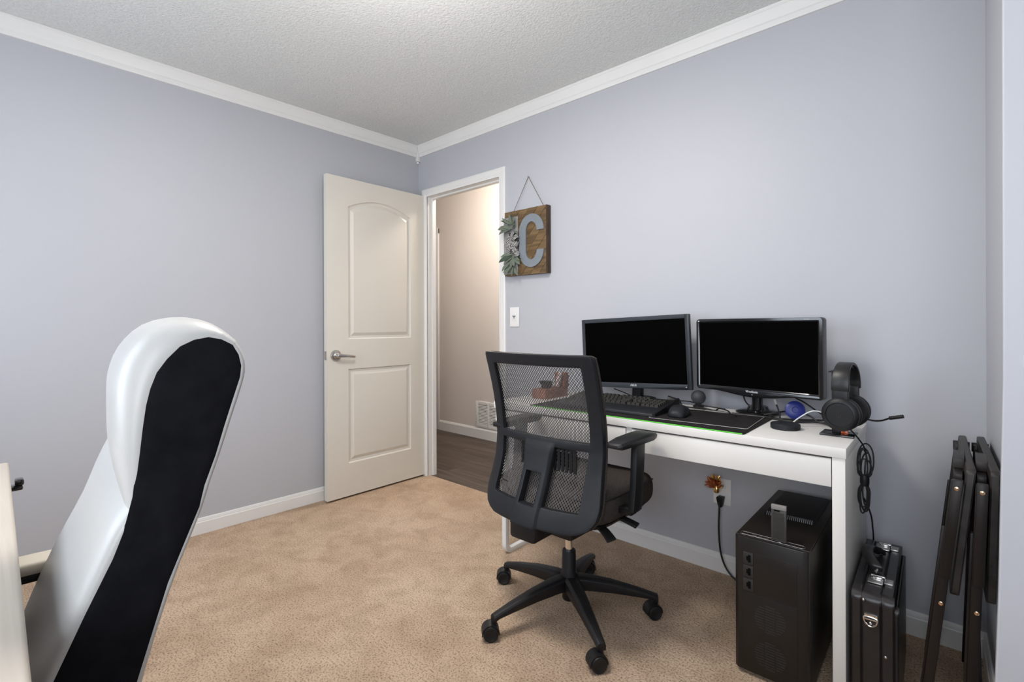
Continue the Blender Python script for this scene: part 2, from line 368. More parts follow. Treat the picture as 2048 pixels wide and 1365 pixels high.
# hallway beyond the doorway
HY = 3.387
hallfl = struct('hallway_floor', MB().box(-5.2, -0.9, YB + 0.028, HY + 0.05, -0.06, -0.012), M_dark, 'dark wood plank floor of the hallway', 'floor')
row = 0; y = YB + 0.030
while y < HY - 0.01:
    y1 = min(y + 0.15, HY); x = -5.2 + (row * 0.47) % 0.9 - 0.6
    while x < -1.0:
        if x + 1.2 > -4.6 and x < -1.6:
            part('plank', MB().box(x + 0.001, x + 1.199, y + 0.001, y1 - 0.001, -0.012, 0.0), M_plank, hallfl, bevel=0.0012, seg=1)
        x += 1.2
    y = y1; row += 1
struct('wall_hall', MB().box(-5.3, -0.9, HY, HY + 0.08, -0.05, ZC), M_hall, 'beige hallway wall seen through the doorway', 'wall')
struct('wall_hall_end', MB().box(-5.3, -5.2, YB2, HY, -0.05, ZC).box(-0.98, -0.9, YB2, HY, -0.05, ZC), M_hall, 'beige end walls of the hallway', 'wall')
struct('ceiling_hall', MB().box(-5.3, -0.9, YB2, HY + 0.08, ZC, ZC + 0.05), M_ceil, 'hallway ceiling', 'ceiling')
BH = [(0, 0), (0.013, 0), (0.013, 0.085), (0.010, 0.090), (0.005, 0.101), (0, 0.103)]
struct('baseboard_hall', sweep(BH, (-4.13, HY, 0), (-1.0, HY, 0), (0, -1, 0)), M_trim, 'cream baseboard along the hallway wall', 'baseboard', smooth=25)
dh = MB().box(-4.205, -4.135, HY - 0.016, HY + 0.02, 0, 2.135).box(-4.9, -4.135, HY - 0.0155, HY + 0.02, 2.075, 2.136)
struct('trim_5', dh, M_trim, 'white casing of the hallway door beside the vent wall', 'door frame', bevel=0.004)
struct('door_2', MB().box(-4.88, -4.205, HY - 0.006, HY + 0.02, 0.012, 2.075), M_door, 'cream door further down the hallway', 'door')

# return air vent in the hallway
vt = thing('air_vent', 'white metal louvred air vent low on the hallway wall', 'vent', (-3.43, HY, 0.105))
vx0, vx1, vz0, vz1 = -3.573, -3.225, 0.108, 0.362
vf = MB()
for a in ((vx0, vx0 + 0.035), (vx1 - 0.035, vx1), (-3.409, -3.389)): vf.box(a[0], a[1], HY - 0.010, HY - 0.001, vz0, vz1)
for a in ((vz0, vz0 + 0.034), (vz1 - 0.034, vz1)): vf.box(vx0 + 0.035, vx1 - 0.035, HY - 0.0095, HY - 0.001, *a)
part('frame', vf, M_trim, vt, bevel=0.002)
part('backing', MB().box(vx0 + 0.03, vx1 - 0.03, HY - 0.0022, HY - 0.001, vz0 + 0.03, vz1 - 0.03), M_dark, vt)
s0 = None
for cx in (-3.4735, -3.3245):
    for k in range(13):
        z = vz0 + 0.042 + k * 0.0142
        if s0 is None:
            s0 = part('slat', MB().obox((0, 0, 0), (0.129, 0.0012, 0.0105), Matrix.Rotation(R(-38), 3, 'X')), M_trim, vt, local=True)
            s0.matrix_local = Matrix.Translation((cx + 3.43, -0.0065, z - 0.105))
        else: instance(s0, vt, Matrix.Translation((cx + 3.43, -0.0065, z - 0.105)))

# ------------------------------------------------------------------ bedroom door leaf (local: x along the leaf from free edge to hinge, y towards the wall, z up)
DB = Vector((-2.953, 2.28, 0)); DA = Vector((-2.941, 1.515, 0.0)); dl = (DB - DA); DW = dl.length
dang = math.degrees(math.atan2(dl.y, dl.x))
door = thing('door_1', 'cream two panel bedroom door with arched top panel, standing open', 'door', (DA.x, DA.y, 0), dang, kind='structure')
TH = 0.035
def arch(x0, x1, z0, zs, zp, n=14):
    pts = [(x0, z0), (x1, z0), (x1, zs)]
    for i in range(1, n):
        t = i / n; x = x1 + (x0 - x1) * t; pts.append((x, zs + (zp - zs) * (1 - (2*t - 1)**2)))
    pts.append((x0, zs)); return pts
def inset_arch(i, x0, x1, z0, zs, zp): return arch(x0 + i, x1 - i, z0 + i, zs - i * 0.9, zp - i)
P1 = dict(x0=0.147, x1=0.640, z0=1.022, zs=1.876, zp=1.940)
P2 = dict(x0=0.147, x1=0.640, z0=0.222, zs=0.829, zp=0.829)
STEPS = [(0.0, 0.0), (0.006, 0.009), (0.020, 0.0115), (0.040, 0.0015), (0.046, 0.001)]
def door_leaf():
    bm = bmesh.new(); z0, z1 = 0.012, 2.058
    def loop(pts, d): return [bm.verts.new((x, d, z)) for x, z in pts]
    def edges(vs): return [bm.edges.new((vs[i], vs[(i+1) % len(vs)])) for i in range(len(vs))]
    rect = [(0, z0), (DW, z0), (DW, z1), (0, z1)]
    outer = loop(rect, 0); E = edges(outer)
    for P in (P1, P2):
        prev = None
        for i, (ins, dep) in enumerate(STEPS):
            cur = loop(inset_arch(ins, **P), dep)
            if i == 0: E += edges(cur)
            else:
                n = len(cur)
                for k in range(n): bm.faces.new((prev[k], prev[(k+1) % n], cur[(k+1) % n], cur[k]))
            prev = cur
        bm.faces.new(prev)
    bmesh.ops.triangle_fill(bm, use_beauty=True, use_dissolve=False, edges=E)
    back = loop(rect, TH)
    bm.faces.new(back)
    for k in range(4): bm.faces.new((outer[k], outer[(k+1) % 4], back[(k+1) % 4], back[k]))
    bmesh.ops.recalc_face_normals(bm, faces=bm.faces)
    me = bpy.data.meshes.new('leaf'); bm.to_mesh(me); bm.free()
    me.polygons.foreach_set('use_smooth', [True] * len(me.polygons)); me.set_sharp_from_angle(angle=R(12))
    me.materials.append(M_door); return me
o = bpy.data.objects.new('door_leaf', door_leaf()); COL.objects.link(o); o.parent = door
hnd = part('door_handle', MB().lathe([(0.036, 0), (0.036, 0.004), (0.031, 0.011), (0.017, 0.013), (0.0135, 0.016), (0.0135, 0.045), (0.011, 0.050)], (0.058, 0, 0.920), (0, -1, 0), 24), M_steel, door, local=True)
lev = MB().rings([[Vector((x, y + dy * hw, 0.920 + dz + zz * hh)) for dy, zz in ((-1, -1), (1, -1), (1, 1), (-1, 1))] for x, y, dz, hw, hh in
    ((0.046, -0.047, 0, 0.006, 0.010), (0.070, -0.050, 0, 0.007, 0.0105), (0.11, -0.052, -0.003, 0.0055, 0.0085), (0.15, -0.050, -0.008, 0.005, 0.0075), (0.168, -0.043, -0.010, 0.005, 0.0072), (0.176, -0.034, -0.010, 0.004, 0.0065))])
part('lever', lev, M_steel, hnd, local=True, bevel=0.003)
lt = part('latch_plate', MB().box(-0.0015, 0.0005, 0.006, 0.029, 0.893, 0.949), M_steel, door, local=True)
part('latch_bolt', MB().hexa([(-0.010, 0.011, 0.912), (-0.001, 0.011, 0.912), (-0.001, 0.024, 0.912), (-0.004, 0.024, 0.912)], [(-0.010, 0.011, 0.932), (-0.001, 0.011, 0.932), (-0.001, 0.024, 0.932), (-0.004, 0.024, 0.932)]), M_steel, lt, local=True)
for z in (0.28, 1.03, 1.80):
    part('hinge', MB().cyl((DW + 0.006, -0.003, z - 0.045), (DW + 0.006, -0.003, z + 0.045), 0.006, n=10).box(DW - 0.002, DW + 0.006, -0.002, 0.03, z - 0.045, z + 0.045), M_steel, door, local=True)

# ------------------------------------------------------------------ light switch and outlet
sw = thing('light_switch', 'white dimmer light switch plate between doorway and sign', 'switch', (-2.063, YB, 1.098))
part('plate', MB().box(-2.101, -2.025, YB - 0.006, YB - 0.0002, 1.098, 1.219), M_trim, sw, bevel=0.004, seg=3)
part('paddle', MB().hexa([(-2.080, YB - 0.0062, 1.131), (-2.046, YB - 0.0062, 1.131), (-2.046, YB - 0.004, 1.131), (-2.080, YB - 0.004, 1.131)], [(-2.080, YB - 0.010, 1.192), (-2.046, YB - 0.010, 1.192), (-2.046, YB - 0.004, 1.192), (-2.080, YB - 0.004, 1.192)]), M_whitem, sw, bevel=0.001)
part('slider', MB().box(-2.077, -2.049, YB - 0.0105, YB - 0.008, 1.163, 1.166).box(-2.0645, -2.0615, YB - 0.0105, YB - 0.006, 1.150, 1.166), M_dark, sw)
ol = thing('wall_outlet', 'ivory wall outlet cover under the white desk', 'outlet', (-0.8135, YB, 0.306))
part('plate', MB().box(-0.852, -0.775, YB - 0.006, YB - 0.0002, 0.304, 0.420), M_trim, ol, bevel=0.003)
for z in (0.337, 0.387):
    s_ = part('socket', MB().prism([(-0.8135 + 0.017 * math.cos(a), z + max(-0.013, min(0.013, 0.017 * math.sin(a)))) for a in [2*PI*i/20 for i in range(20)]], lambda u, v, d: (u, YB - d, v), 0.0055, 0.0078), M_whitem, ol)
    part('slot', MB().box(-0.821, -0.819, YB - 0.0082, YB - 0.0076, z - 0.002, z + 0.008).box(-0.808, -0.806, YB - 0.0082, YB - 0.0076, z - 0.002, z + 0.007), M_dark, s_)
# ------------------------------------------------------------------ hanging sign with the letter C
M_signw = wood('stained_pine', (0.085, 0.050, 0.020), (0.20, 0.125, 0.055), (5, 30, 60), rough=0.6, bump=0.25)
M_signe = wood('dark_stained_edge', (0.045, 0.025, 0.014), (0.09, 0.052, 0.03), (8, 30, 8), rough=0.6)
M_letter = mat('blue_grey_letter_paint', (0.20, 0.225, 0.25), 0.55, var=(30, 0.05))
M_leaf = mat('sage_leaf', (0.135, 0.16, 0.12), 0.8, var=(60, 0.2))
M_leafd = mat('deep_green_leaf', (0.040, 0.064, 0.034), 0.7, var=(60, 0.2))
M_twine = mat('jute_twine', (0.16, 0.11, 0.07), 0.9, var=(300, 0.3))
M_ribbon = mat('grey_linen_ribbon', (0.27, 0.27, 0.26), 0.9, var=(120, 0.2))
M_check = checker_mat('black_and_white_check', (0.012, 0.012, 0.014), (0.50, 0.48, 0.46), 1.0)
SX0, SX1, SZ0, SZ1 = -2.112, -1.786, 1.410, 1.802
SY0, SY1 = YB - 0.038, YB - 0.002
sign = thing('wall_sign', 'wooden plank sign with a grey letter C and greenery, hanging beside the doorway', 'sign', (-1.95, YB, 1.41))
fr = MB().box(SX0, SX1, SY0 + 0.006, SY1, SZ0, SZ1)
part('board', fr, M_signe, sign, bevel=0.002)
part('edge_strip', MB().box(SX1 - 0.001, SX1 + 0.006, SY0 + 0.001, SY1, SZ0, SZ1), M_signe, sign, bevel=0.0015)
def clip(poly, a, b, c):   # keep a*x+b*y<=c
    out = []
    for i in range(len(poly)):
        p, q = poly[i], poly[(i+1) % len(poly)]; dp = a*p[0]+b*p[1]-c; dq = a*q[0]+b*q[1]-c
        if dp <= 0: out.append(p)
        if dp * dq < 0:
            t = dp / (dp - dq); out.append((p[0]+(q[0]-p[0])*t, p[1]+(q[1]-p[1])*t))
    return out
ang = R(50); nx, nz = -math.sin(ang), math.cos(ang); k = -12
c0 = nx * SX0 + nz * SZ0
for k in range(-14, 16):
    lo, hi = c0 + k * 0.052, c0 + (k + 1) * 0.052 - 0.0018
    pl = [(SX0, SZ0), (SX1 - 0.001, SZ0), (SX1 - 0.001, SZ1), (SX0, SZ1)]
    pl = clip(pl, nx, nz, hi)
    if len(pl) > 2: pl = clip(pl, -nx, -nz, -lo)
    if len(pl) > 2:
        off = random.uniform(0, 0.0012)
        part('plank', MB().prism(pl, lambda u, v, d: (u, d, v), SY0 + off, SY0 + 0.0065), M_signw, sign, smooth=0)
def letter_c():
    cx_, rx, ry, st, sth = -1.891, 0.094, 0.100, 0.052, 0.046
    zt, zb = 1.764 - ry, 1.450 + ry
    O = []; I = []
    for i in range(17):
        a = PI * i / 16; O.append((cx_ + rx * math.cos(a), zt + ry * math.sin(a))); I.append((cx_ + (rx - st) * math.cos(a), zt + (ry - sth) * math.sin(a)))
    for i in range(17):
        a = PI + PI * i / 16; O.append((cx_ + rx * math.cos(a), zb + ry * math.sin(a))); I.append((cx_ + (rx - st) * math.cos(a), zb + (ry - sth) * math.sin(a)))
    m = MB(); n = len(O)
    def P(p, d): return (p[0], d, p[1])
    vs = [P(p, SY0 - 0.010) for p in O] + [P(p, SY0 - 0.010) for p in I] + [P(p, SY0 - 0.0005) for p in O] + [P(p, SY0 - 0.0005) for p in I]
    fs = []
    for i in range(n - 1):
        fs += [(i, i+1, n+i+1, n+i), (2*n+i, 3*n+i, 3*n+i+1, 2*n+i+1), (i, 2*n+i, 2*n+i+1, i+1), (n+i, n+i+1, 3*n+i+1, 3*n+i)]
    fs += [(0, n, 3*n, 2*n), (n-1, 2*n-1+0, 4*n-1, 3*n-1)]
    return m.add(vs, fs)
part('letter', letter_c(), M_letter, sign, smooth=30, label='grey letter C')
part('twine', MB().tube([(-2.045, SY0 + 0.01, SZ1 + 0.0), (-1.946, YB - 0.006, 2.001)], 0.0016, 6, 0).tube([(-1.946, YB - 0.006, 2.001), (-1.815, SY0 + 0.015, SZ1)], 0.0016, 6, 0), M_twine, sign)
part('nail', MB().cyl((-1.946, YB - 0.014, 2.001), (-1.946, YB, 2.001), 0.003, n=8), M_steel, sign)
rb = MB()
N = 10
for xa, xb_ in ((SX0 - 0.004, SX0 + 0.034), (SX0 + 0.036, SX0 + 0.074), (SX0 + 0.076, SX0 + 0.112)):
    rb.box(xa, xb_, SY0 - 0.004, SY0 - 0.001, SZ0 + 0.01, SZ1 - 0.035)
part('ribbon', rb, M_ribbon, sign, bevel=0.001, label='grey linen ribbon bands down the left side')
# leaves: shared pieces
def leaf_mesh(mt, L=1.0, W=0.42, curl=0.16):
    m = MB(); vs = []; fs = []; prof = [(0, 0.06), (0.18, 0.62), (0.42, 1.0), (0.68, 0.86), (0.88, 0.42), (1.0, 0.03)]
    for t, wd in prof:
        z = curl * math.sin(t * 2.6); h = wd * W / 2
        vs += [(t * L, -h, z + 0.10 * h), (t * L, 0, z - 0.06 * W), (t * L, h, z + 0.10 * h)]
    for i in range(len(prof) - 1):
        a = 3 * i; fs += [(a, a+3, a+4, a+1), (a+1, a+4, a+5, a+2)]
    m.add(vs, fs); return mesh_from(m, 'leaf', mt, smooth=60)
LM = [leaf_mesh(M_leaf), leaf_mesh(M_leafd)]
def px2sign(u, v): return (-1.899 + (u - 1060) / 262.0 - 0.0, 1.764 - (v - 428) / 342.0)
LEAVES = [  # base px, tip px, width scale, dark?
 ((1024, 450), (998, 452), 1.1, 0), ((1026, 452), (1001, 464), 1.1, 0), ((1022, 444), (1003, 434), 0.7, 1), ((1026, 444), (1008, 428), 0.8, 0), ((1026, 446), (1022, 422), 0.9, 0),
 ((1027, 447), (1028, 424), 0.9, 1), ((1028, 448), (1024, 426), 1.0, 1), ((1027, 449), (1033, 428), 0.8, 0), ((1025, 452), (1040, 443), 0.35, 0), ((1024, 455), (1034, 449), 0.4, 0), ((1024, 452), (1008, 446), 0.9, 0), ((1028, 458), (1041, 464), 0.9, 0), ((1020, 455), (1012, 440), 1.0, 0),
 ((1028, 452), (1034, 438), 0.9, 1),
 ((1025, 508), (1003, 523), 1.0, 1), ((1026, 506), (1004, 511), 0.9, 0), ((1026, 512), (1012, 528), 1.0, 0), ((1028, 510), (1024, 536), 1.25, 0), ((1030, 508), (1044, 530), 1.25, 0), ((1030, 512), (1046, 521), 0.9, 0),
 ((1028, 514), (1034, 534), 1.1, 0), ((1024, 520), (1008, 542), 1.0, 0), ((1026, 528), (1018, 553), 1.0, 0), ((1027, 530), (1027, 552), 0.9, 0), ((1029, 532), (1041, 552), 0.95, 0), ((1026, 530), (1020, 546), 1.0, 0), ((1028, 512), (1040, 512), 0.7, 0), ((1022, 530), (1010, 545), 1.1, 0)]
for (bu, bv), (tu, tv), wsc, dk in LEAVES:
    bx, bz = px2sign(bu, bv); tx, tz = px2sign(tu, tv)
    d = Vector((tx - bx, 0, tz - bz)); L = d.length
    d.y = -0.25 * L * random.uniform(0.3, 1.5); d.normalize()
    nrm = Vector((random.uniform(-0.5, 0.5), -1, random.uniform(-0.1, 0.6))); side = nrm.cross(d).normalized(); nrm = d.cross(side)
    Mx = Matrix((d, side, nrm)).transposed()
    lo = bpy.data.objects.new('leaf', LM[dk]); COL.objects.link(lo); lo.parent = sign
    S = Matrix.Diagonal((L, L * wsc * 0.72, L, 1))
    lo.matrix_local = Matrix.Translation(Vector((bx, SY0 - 0.012 - random.uniform(0, 0.012), bz)) - Vector((-1.95, YB, 1.41))) @ Mx.to_4x4() @ S
for q in ([(1027, 452), (1025, 440), (1024, 426)], [(1027, 498), (1027, 515), (1027, 545)], [(1027, 496), (1020, 508), (1006, 512)], [(1027, 496), (1036, 510), (1042, 516)]):
    pts = [(px2sign(u, v)[0], SY0 - 0.012, px2sign(u, v)[1]) for u, v in q]; part('stem', MB().tube(pts, 0.0018, 6), M_leaf, sign)
def ribbon_mesh(path, wdir, width, name, mt, per=0.006):
    P = spline([Vector(p) for p in path], 5); wv = Vector(wdir).normalized() * width / 2
    me = bpy.data.meshes.new(name); vs = []; fs = []; acc = [0]
    for i, p in enumerate(P):
        vs += [p - wv, p + wv]
        if i: acc.append(acc[-1] + (P[i] - P[i-1]).length)
    for i in range(len(P) - 1): fs.append((2*i, 2*i+1, 2*i+3, 2*i+2))
    me.from_pydata([tuple(v) for v in vs], [], fs); uv = me.uv_layers.new(name='UVMap')
    for f in me.polygons:
        for li in f.loop_indices:
            vi = me.loops[li].vertex_index; uv.data[li].uv = (acc[vi // 2] / per, (vi % 2) * width / per)
    me.polygons.foreach_set('use_smooth', [True] * len(me.polygons)); me.materials.append(mt); return me
O = Vector((-1.95, YB, 1.41)); bx, bz = px2sign(1026, 482); yb0 = SY0 - 0.02
for i, (du, dv, name) in enumerate([(-12, -6, 'bow_loop'), (-7, -18, 'bow_loop'), (4, -20, 'bow_loop'), (12, -12, 'bow_loop'), (12, 5, 'bow_loop'), (-13, 8, 'bow_loop'), (-13, 28, 'bow_tail'), (12, 30, 'bow_tail')]):
    ex, ez = du / 262.0, -dv / 342.0
    dirv = Vector((ex, 0, ez)); side = Vector((-ez, 0, ex)).normalized() + Vector((0, 0.25, 0))
    c = Vector((bx, yb0, bz)) - O
    if name == 'bow_loop':
        path = [c, c + dirv * 0.55 + Vector((0, -0.020, 0)), c + dirv * 1.0 + Vector((0, -0.012, 0)), c + dirv * 0.95 + Vector((0, 0.006, 0)), c + dirv * 0.4 + Vector((0, 0.008, 0)), c + Vector((0, 0.006, 0))]
    else:
        path = [c, c + dirv * 0.4 + Vector((0, -0.014, 0)), c + dirv * 0.75 + Vector((0, 0.002, 0)), c + dirv + Vector((0, -0.010, 0))]
    o = bpy.data.objects.new(name, ribbon_mesh(path, side, 0.030, name, M_check)); COL.objects.link(o); o.parent = sign
kn = bpy.data.objects.new('bow_knot', ribbon_mesh([Vector((bx - 0.02, yb0, bz + 0.02)) - O, Vector((bx, yb0 - 0.02, bz)) - O, Vector((bx + 0.02, yb0, bz - 0.02)) - O], (0.7, 0, 0.7), 0.026, 'bow_knot', M_check)); COL.objects.link(kn); kn.parent = sign

# ------------------------------------------------------------------ white desk under the sign wall
DRZ = 1.3
DO = (-0.261, 1.722, 0.0)
desk = thing('desk', 'white desk with drawers holding two dark monitors and a headset', 'desk', DO, DRZ)
L_ = 1.40
part('desk_top', MB().box(-L_, 0, 0, 0.49, 0.720, 0.750), M_white, desk, bevel=0.0015, local=True)
part('side_panel', MB().box(-0.036, -0.003, 0.006, 0.485, 0, 0.7195), M_white, desk, bevel=0.001, local=True)
dr = part('drawer', MB().box(-0.686, -0.0385, 0.006, 0.022, 0.630, 0.7135), M_white, desk, bevel=0.001, local=True)
part('drawer_box', MB().box(-0.674, -0.050, 0.0225, 0.43, 0.640, 0.708), M_white, dr, local=True)
dr = part('drawer', MB().box(-1.372, -0.713, 0.006, 0.022, 0.630, 0.7135), M_white, desk, bevel=0.001, local=True)
part('drawer_box', MB().box(-1.36, -0.725, 0.0225, 0.43, 0.640, 0.708), M_white, dr, local=True)
part('divider', MB().box(-0.711, -0.688, 0.010, 0.44, 0.636, 0.7195), M_white, desk, bevel=0.001, local=True)
part('rail', MB().box(-L_ + 0.002, -1.376, 0.010, 0.44, 0.632, 0.7195), M_white, desk, local=True)
part('back_rail', MB().box(-1.37, -0.037, 0.455, 0.470, 0.60, 0.7195), M_white, desk, bevel=0.001, local=True)
ux = -L_ + 0.004
fr_ = MB()
rc = 0.03
pth = [(ux, 0.075, 0.7195), (ux, 0.075, 0.25), (ux, 0.075, 0.06)]
for i in range(7):
    a = PI + (PI / 2) * i / 6; pth.append((ux, 0.075 + 0.035 + 0.035 * math.cos(a), 0.0475 + 0.0 + 0.035 * math.sin(a)))
pth += [(ux, 0.20, 0.0125), (ux, 0.37, 0.0125)]
for i in range(7):
    a = 1.5 * PI + (PI / 2) * i / 6; pth.append((ux, 0.40 + 0.035 * math.cos(a), 0.0475 + 0.035 * math.sin(a)))
pth += [(ux, 0.435, 0.2), (ux, 0.435, 0.7195)]
rg = []
for i, p in enumerate(pth):
    p = Vector(p); t = (Vector(pth[min(i+1, len(pth)-1)]) - Vector(pth[max(i-1, 0)])).normalized(); nn = Vector((1, 0, 0)).cross(t).normalized()
    rg.append([p + Vector((0.0125 * sx, 0, 0)) + nn * 0.0125 * sy for sx, sy in ((-1, -1), (1, -1), (1, 1), (-1, 1))])
part('leg_frame', MB().rings(rg), M_whitem, desk, bevel=0.002, local=True, smooth=30)

ZT = 0.7503
# large desk mat with green edge (thing), smaller mouse mat on it
def rrect(w_, h_, r, n=5):
    pts = []
    for cx_, cy_, a0 in ((w_ - r, r, -PI/2), (w_ - r, h_ - r, 0), (r, h_ - r, PI/2), (r, r, PI)):
        for i in range(n + 1):
            a = a0 + PI/2 * i / n; pts.append((cx_ + r * math.cos(a), cy_ + r * math.sin(a)))
    return pts
def on(o, u, v, z):   # helper for local plates
    return (u, v, z)
mat1 = thing('desk_mat', 'large black desk mat with bright green stitched front edge', 'desk mat', (-1.447, 1.700, ZT), 1.15)
pm = rrect(0.905, 0.365, 0.012)
part('cloth', MB().prism(pm, lambda u, v, d: (u, v, d), 0.0002, 0.0034), M_padc, mat1, local=True)
part('edge_stitching', MB().tube([(0.012, 0.0, 0.0020), (0.3, 0, 0.0020), (0.6, 0, 0.0020), (0.893, 0, 0.0020), (0.899, 0.002, 0.0020)], 0.0020, 6, 0), M_green, mat1, local=True, label='bright green stitched edge')
mat2 = thing('mouse_mat', 'smaller black mouse mat with pale border lying on the desk mat', 'mouse mat', (-0.905, 1.763, ZT + 0.0036), 4.5)
pm = rrect(0.352, 0.275, 0.012)
part('cloth', MB().prism(pm, lambda u, v, d: (u, v, d), 0.0, 0.0028), M_padc, mat2, local=True)
part('border', MB().tube([(p[0], p[1], 0.0022) for p in pm], 0.0010, 6, 0, loop=True), M_padl, mat2, local=True)

# keyboard on the mat
KO = (-1.36, 1.765, ZT + 0.0037)
kb = thing('keyboard', 'black mechanical keyboard with wide wrist rest on the desk mat', 'keyboard', KO, 2.6)
KW = 0.462
part('wrist_rest', MB().hexa([(0, 0, 0), (KW, 0, 0), (KW, 0.092, 0), (0, 0.092, 0)], [(0.001, 0.004, 0.012), (KW - 0.001, 0.004, 0.012), (KW, 0.090, 0.024), (0, 0.090, 0.024)]), M_blackm, kb, bevel=0.003, local=True)
part('body', MB().hexa([(0, 0.0925, 0), (KW, 0.0925, 0), (KW, 0.245, 0), (0, 0.245, 0)], [(0, 0.0925, 0.020), (KW, 0.0925, 0.020), (KW, 0.245, 0.036), (0, 0.245, 0.036)]), M_black, kb, bevel=0.002, local=True)
part('side_wing', MB().hexa([(KW + 0.0005, 0.0, 0), (KW + 0.010, 0.0, 0), (KW + 0.010, 0.245, 0), (KW + 0.0005, 0.245, 0)], [(KW + 0.0005, 0.0, 0.013), (KW + 0.010, 0.0, 0.013), (KW + 0.010, 0.245, 0.046), (KW + 0.0005, 0.245, 0.046)]), M_black, kb, local=True)
kmeshes = {}
def key(x, y, w_):
    if w_ not in kmeshes:
        m = MB().hexa([(-w_/2, -0.0085, 0), (w_/2, -0.0085, 0), (w_/2, 0.0085, 0), (-w_/2, 0.0085, 0)], [(-w_/2 + 0.0022, -0.0060, 0.0095), (w_/2 - 0.0022, -0.0060, 0.0095), (w_/2 - 0.0022, 0.0070, 0.0095), (-w_/2 + 0.0022, 0.0070, 0.0095)])
        kmeshes[w_] = mesh_from(m, 'key', M_key, smooth=0)
    o = bpy.data.objects.new('key', kmeshes[w_]); COL.objects.link(o); o.parent = kb
    zz = 0.0203 + (y - 0.0925) / 0.1525 * 0.016
    o.matrix_local = Matrix.Translation((x, y, zz)) @ Matrix.Rotation(math.atan(0.016 / 0.1525), 4, 'X')
U = 0.0190
rows = [(0.108, [1.25, 1.25, 1.25, 6.25, 1.25, 1.25, 1.25, 1.25]), (0.127, [2.25] + [1] * 10 + [2.75]), (0.146, [1.75] + [1] * 11 + [2.25]), (0.165, [1.5] + [1] * 12 + [1.5]), (0.184, [1] * 13 + [2]), (0.213, [1] + [1] * 4 + [1] * 4 + [1] * 4)]
for ri, (yy, ws) in enumerate(rows):
    x = 0.012
    for i, wu in enumerate(ws):
        if ri == 5 and i in (1, 5, 9): x += U * (0.9 if i == 1 else 0.55)
        key(x + wu * U / 2, yy, round(wu * U - 0.0012, 5)); x += wu * U
    x0 = 0.012 + 15 * U + 0.006
    nav = {0: [0, 1, 2], 1: [1], 3: [0, 1, 2], 4: [0, 1, 2], 5: [0, 1, 2]}.get(ri, [])
    for c in nav: key(x0 + (c + 0.5) * U, yy, round(U - 0.0012, 5))
    if ri < 5:
        x1 = x0 + 3 * U + 0.006
        for c in range(4): key(x1 + (c + 0.5) * U, yy, round(U - 0.0012, 5))

# mouse on the small mat
ms = thing('computer_mouse', 'black computer mouse on the small mat right of the keyboard', 'mouse', (-0.838, 1.89, ZT + 0.0067), 14)
MSC = 1.15
def mouse_body():
    rg = []
    for y, w_, h in [(-0.062, 0.012, 0.010), (-0.058, 0.024, 0.020), (-0.045, 0.031, 0.032), (-0.015, 0.033, 0.040), (0.015, 0.031, 0.038), (0.045, 0.031, 0.028), (0.058, 0.028, 0.018), (0.063, 0.016, 0.009)]:
        r = []
        for i in range(16):
            a = 2 * PI * i / 16; s_, c_ = math.sin(a), math.cos(a)
            r.append(Vector((w_ * MSC * math.copysign(abs(c_) ** 0.7, c_), y * MSC, 0.002 + (h * (s_ ** 0.8) if s_ > 0 else 0.0015 * s_))))
        rg.append(r)
    return MB().rings(rg)
part('shell', mouse_body(), M_blackm, ms, local=True, sub=1, smooth=80)
part('scroll_wheel', MB().cyl((-0.004, 0.040, 0.030), (0.004, 0.040, 0.030), 0.009, n=16), M_black, ms, local=True)
part('cable', MB().tube([(0, 0.062, 0.006), (0.004, 0.085, 0.006), (0.02, 0.110, 0.004), (0.045, 0.125, 0.003), (0.08, 0.125, 0.003)], 0.0017, 6), M_black, ms, local=True)

# ------------------------------------------------------------------ monitors
def mon_frame(pl, pr, zl0, zl1, zr0, zr1):
    """corner frame of a monitor front, from its lower/upper left and right corners"""
    bl = Vector((pl[0], pl[1], zl0)); br = Vector((pr[0], pr[1], zr0)); tl = Vector((pl[0], pl[1], zl1))
    x = (br - bl).normalized(); w_ = (br - bl).length; h = ((zl1 - zl0) + (zr1 - zr0)) / 2
    up = Vector((0, 0, 1)); up = (up - x * up.dot(x)).normalized(); n = up.cross(x)   # n points away from viewer (+y)
    return bl, x, up, n, w_, h
def mk(bl, x, up, n): return lambda a, b, c: bl + x * a + up * b + n * c
def plate(m, f, x0, x1, z0, z1, d0, d1):
    return m.hexa([f(x0, z0, d0), f(x1, z0, d0), f(x1, z0, d1), f(x0, z0, d1)], [f(x0, z1, d0), f(x1, z1, d0), f(x1, z1, d1), f(x0, z1, d1)])
# left monitor, slate bezel
fr1 = mon_frame((-1.437, 2.116), (-0.888, 2.134), 0.800, 1.136, 0.824, 1.157)
bl, x_, up_, n_, w_, h_ = fr1; f = mk(bl, x_, up_, n_)
mc = f(w_/2, 0, 0.05)
m1 = thing('monitor', 'flat black monitor with slate bezel, the left of two on the white desk', 'monitor', (mc.x, mc.y, ZT), 0)
b = MB(); e = 0.018; eb = 0.024
plate(b, f, 0, e, 0, h_, 0, 0.022); plate(b, f, w_ - e, w_, 0, h_, 0, 0.022); plate(b, f, e, w_ - e, h_ - e, h_, 0, 0.022); plate(b, f, e, w_ - e, 0, eb, 0, 0.022)
part('bezel', b, M_bezel, m1, bevel=0.001)
part('screen', plate(MB(), f, e - 0.001, w_ - e + 0.001, eb - 0.001, h_ - e + 0.001, 0.003, 0.010), M_screen, m1)
part('back_shell', plate(plate(MB(), f, 0.006, w_ - 0.006, 0.006, h_ - 0.006, 0.0225, 0.035), f, 0.10, w_ - 0.10, 0.05, h_ - 0.06, 0.0352, 0.062), M_blackm, m1, bevel=0.004)
part('power_light', plate(MB(), f, w_ - 0.026, w_ - 0.022, 0.010, 0.014, -0.0006, 0.001), M_label, m1)
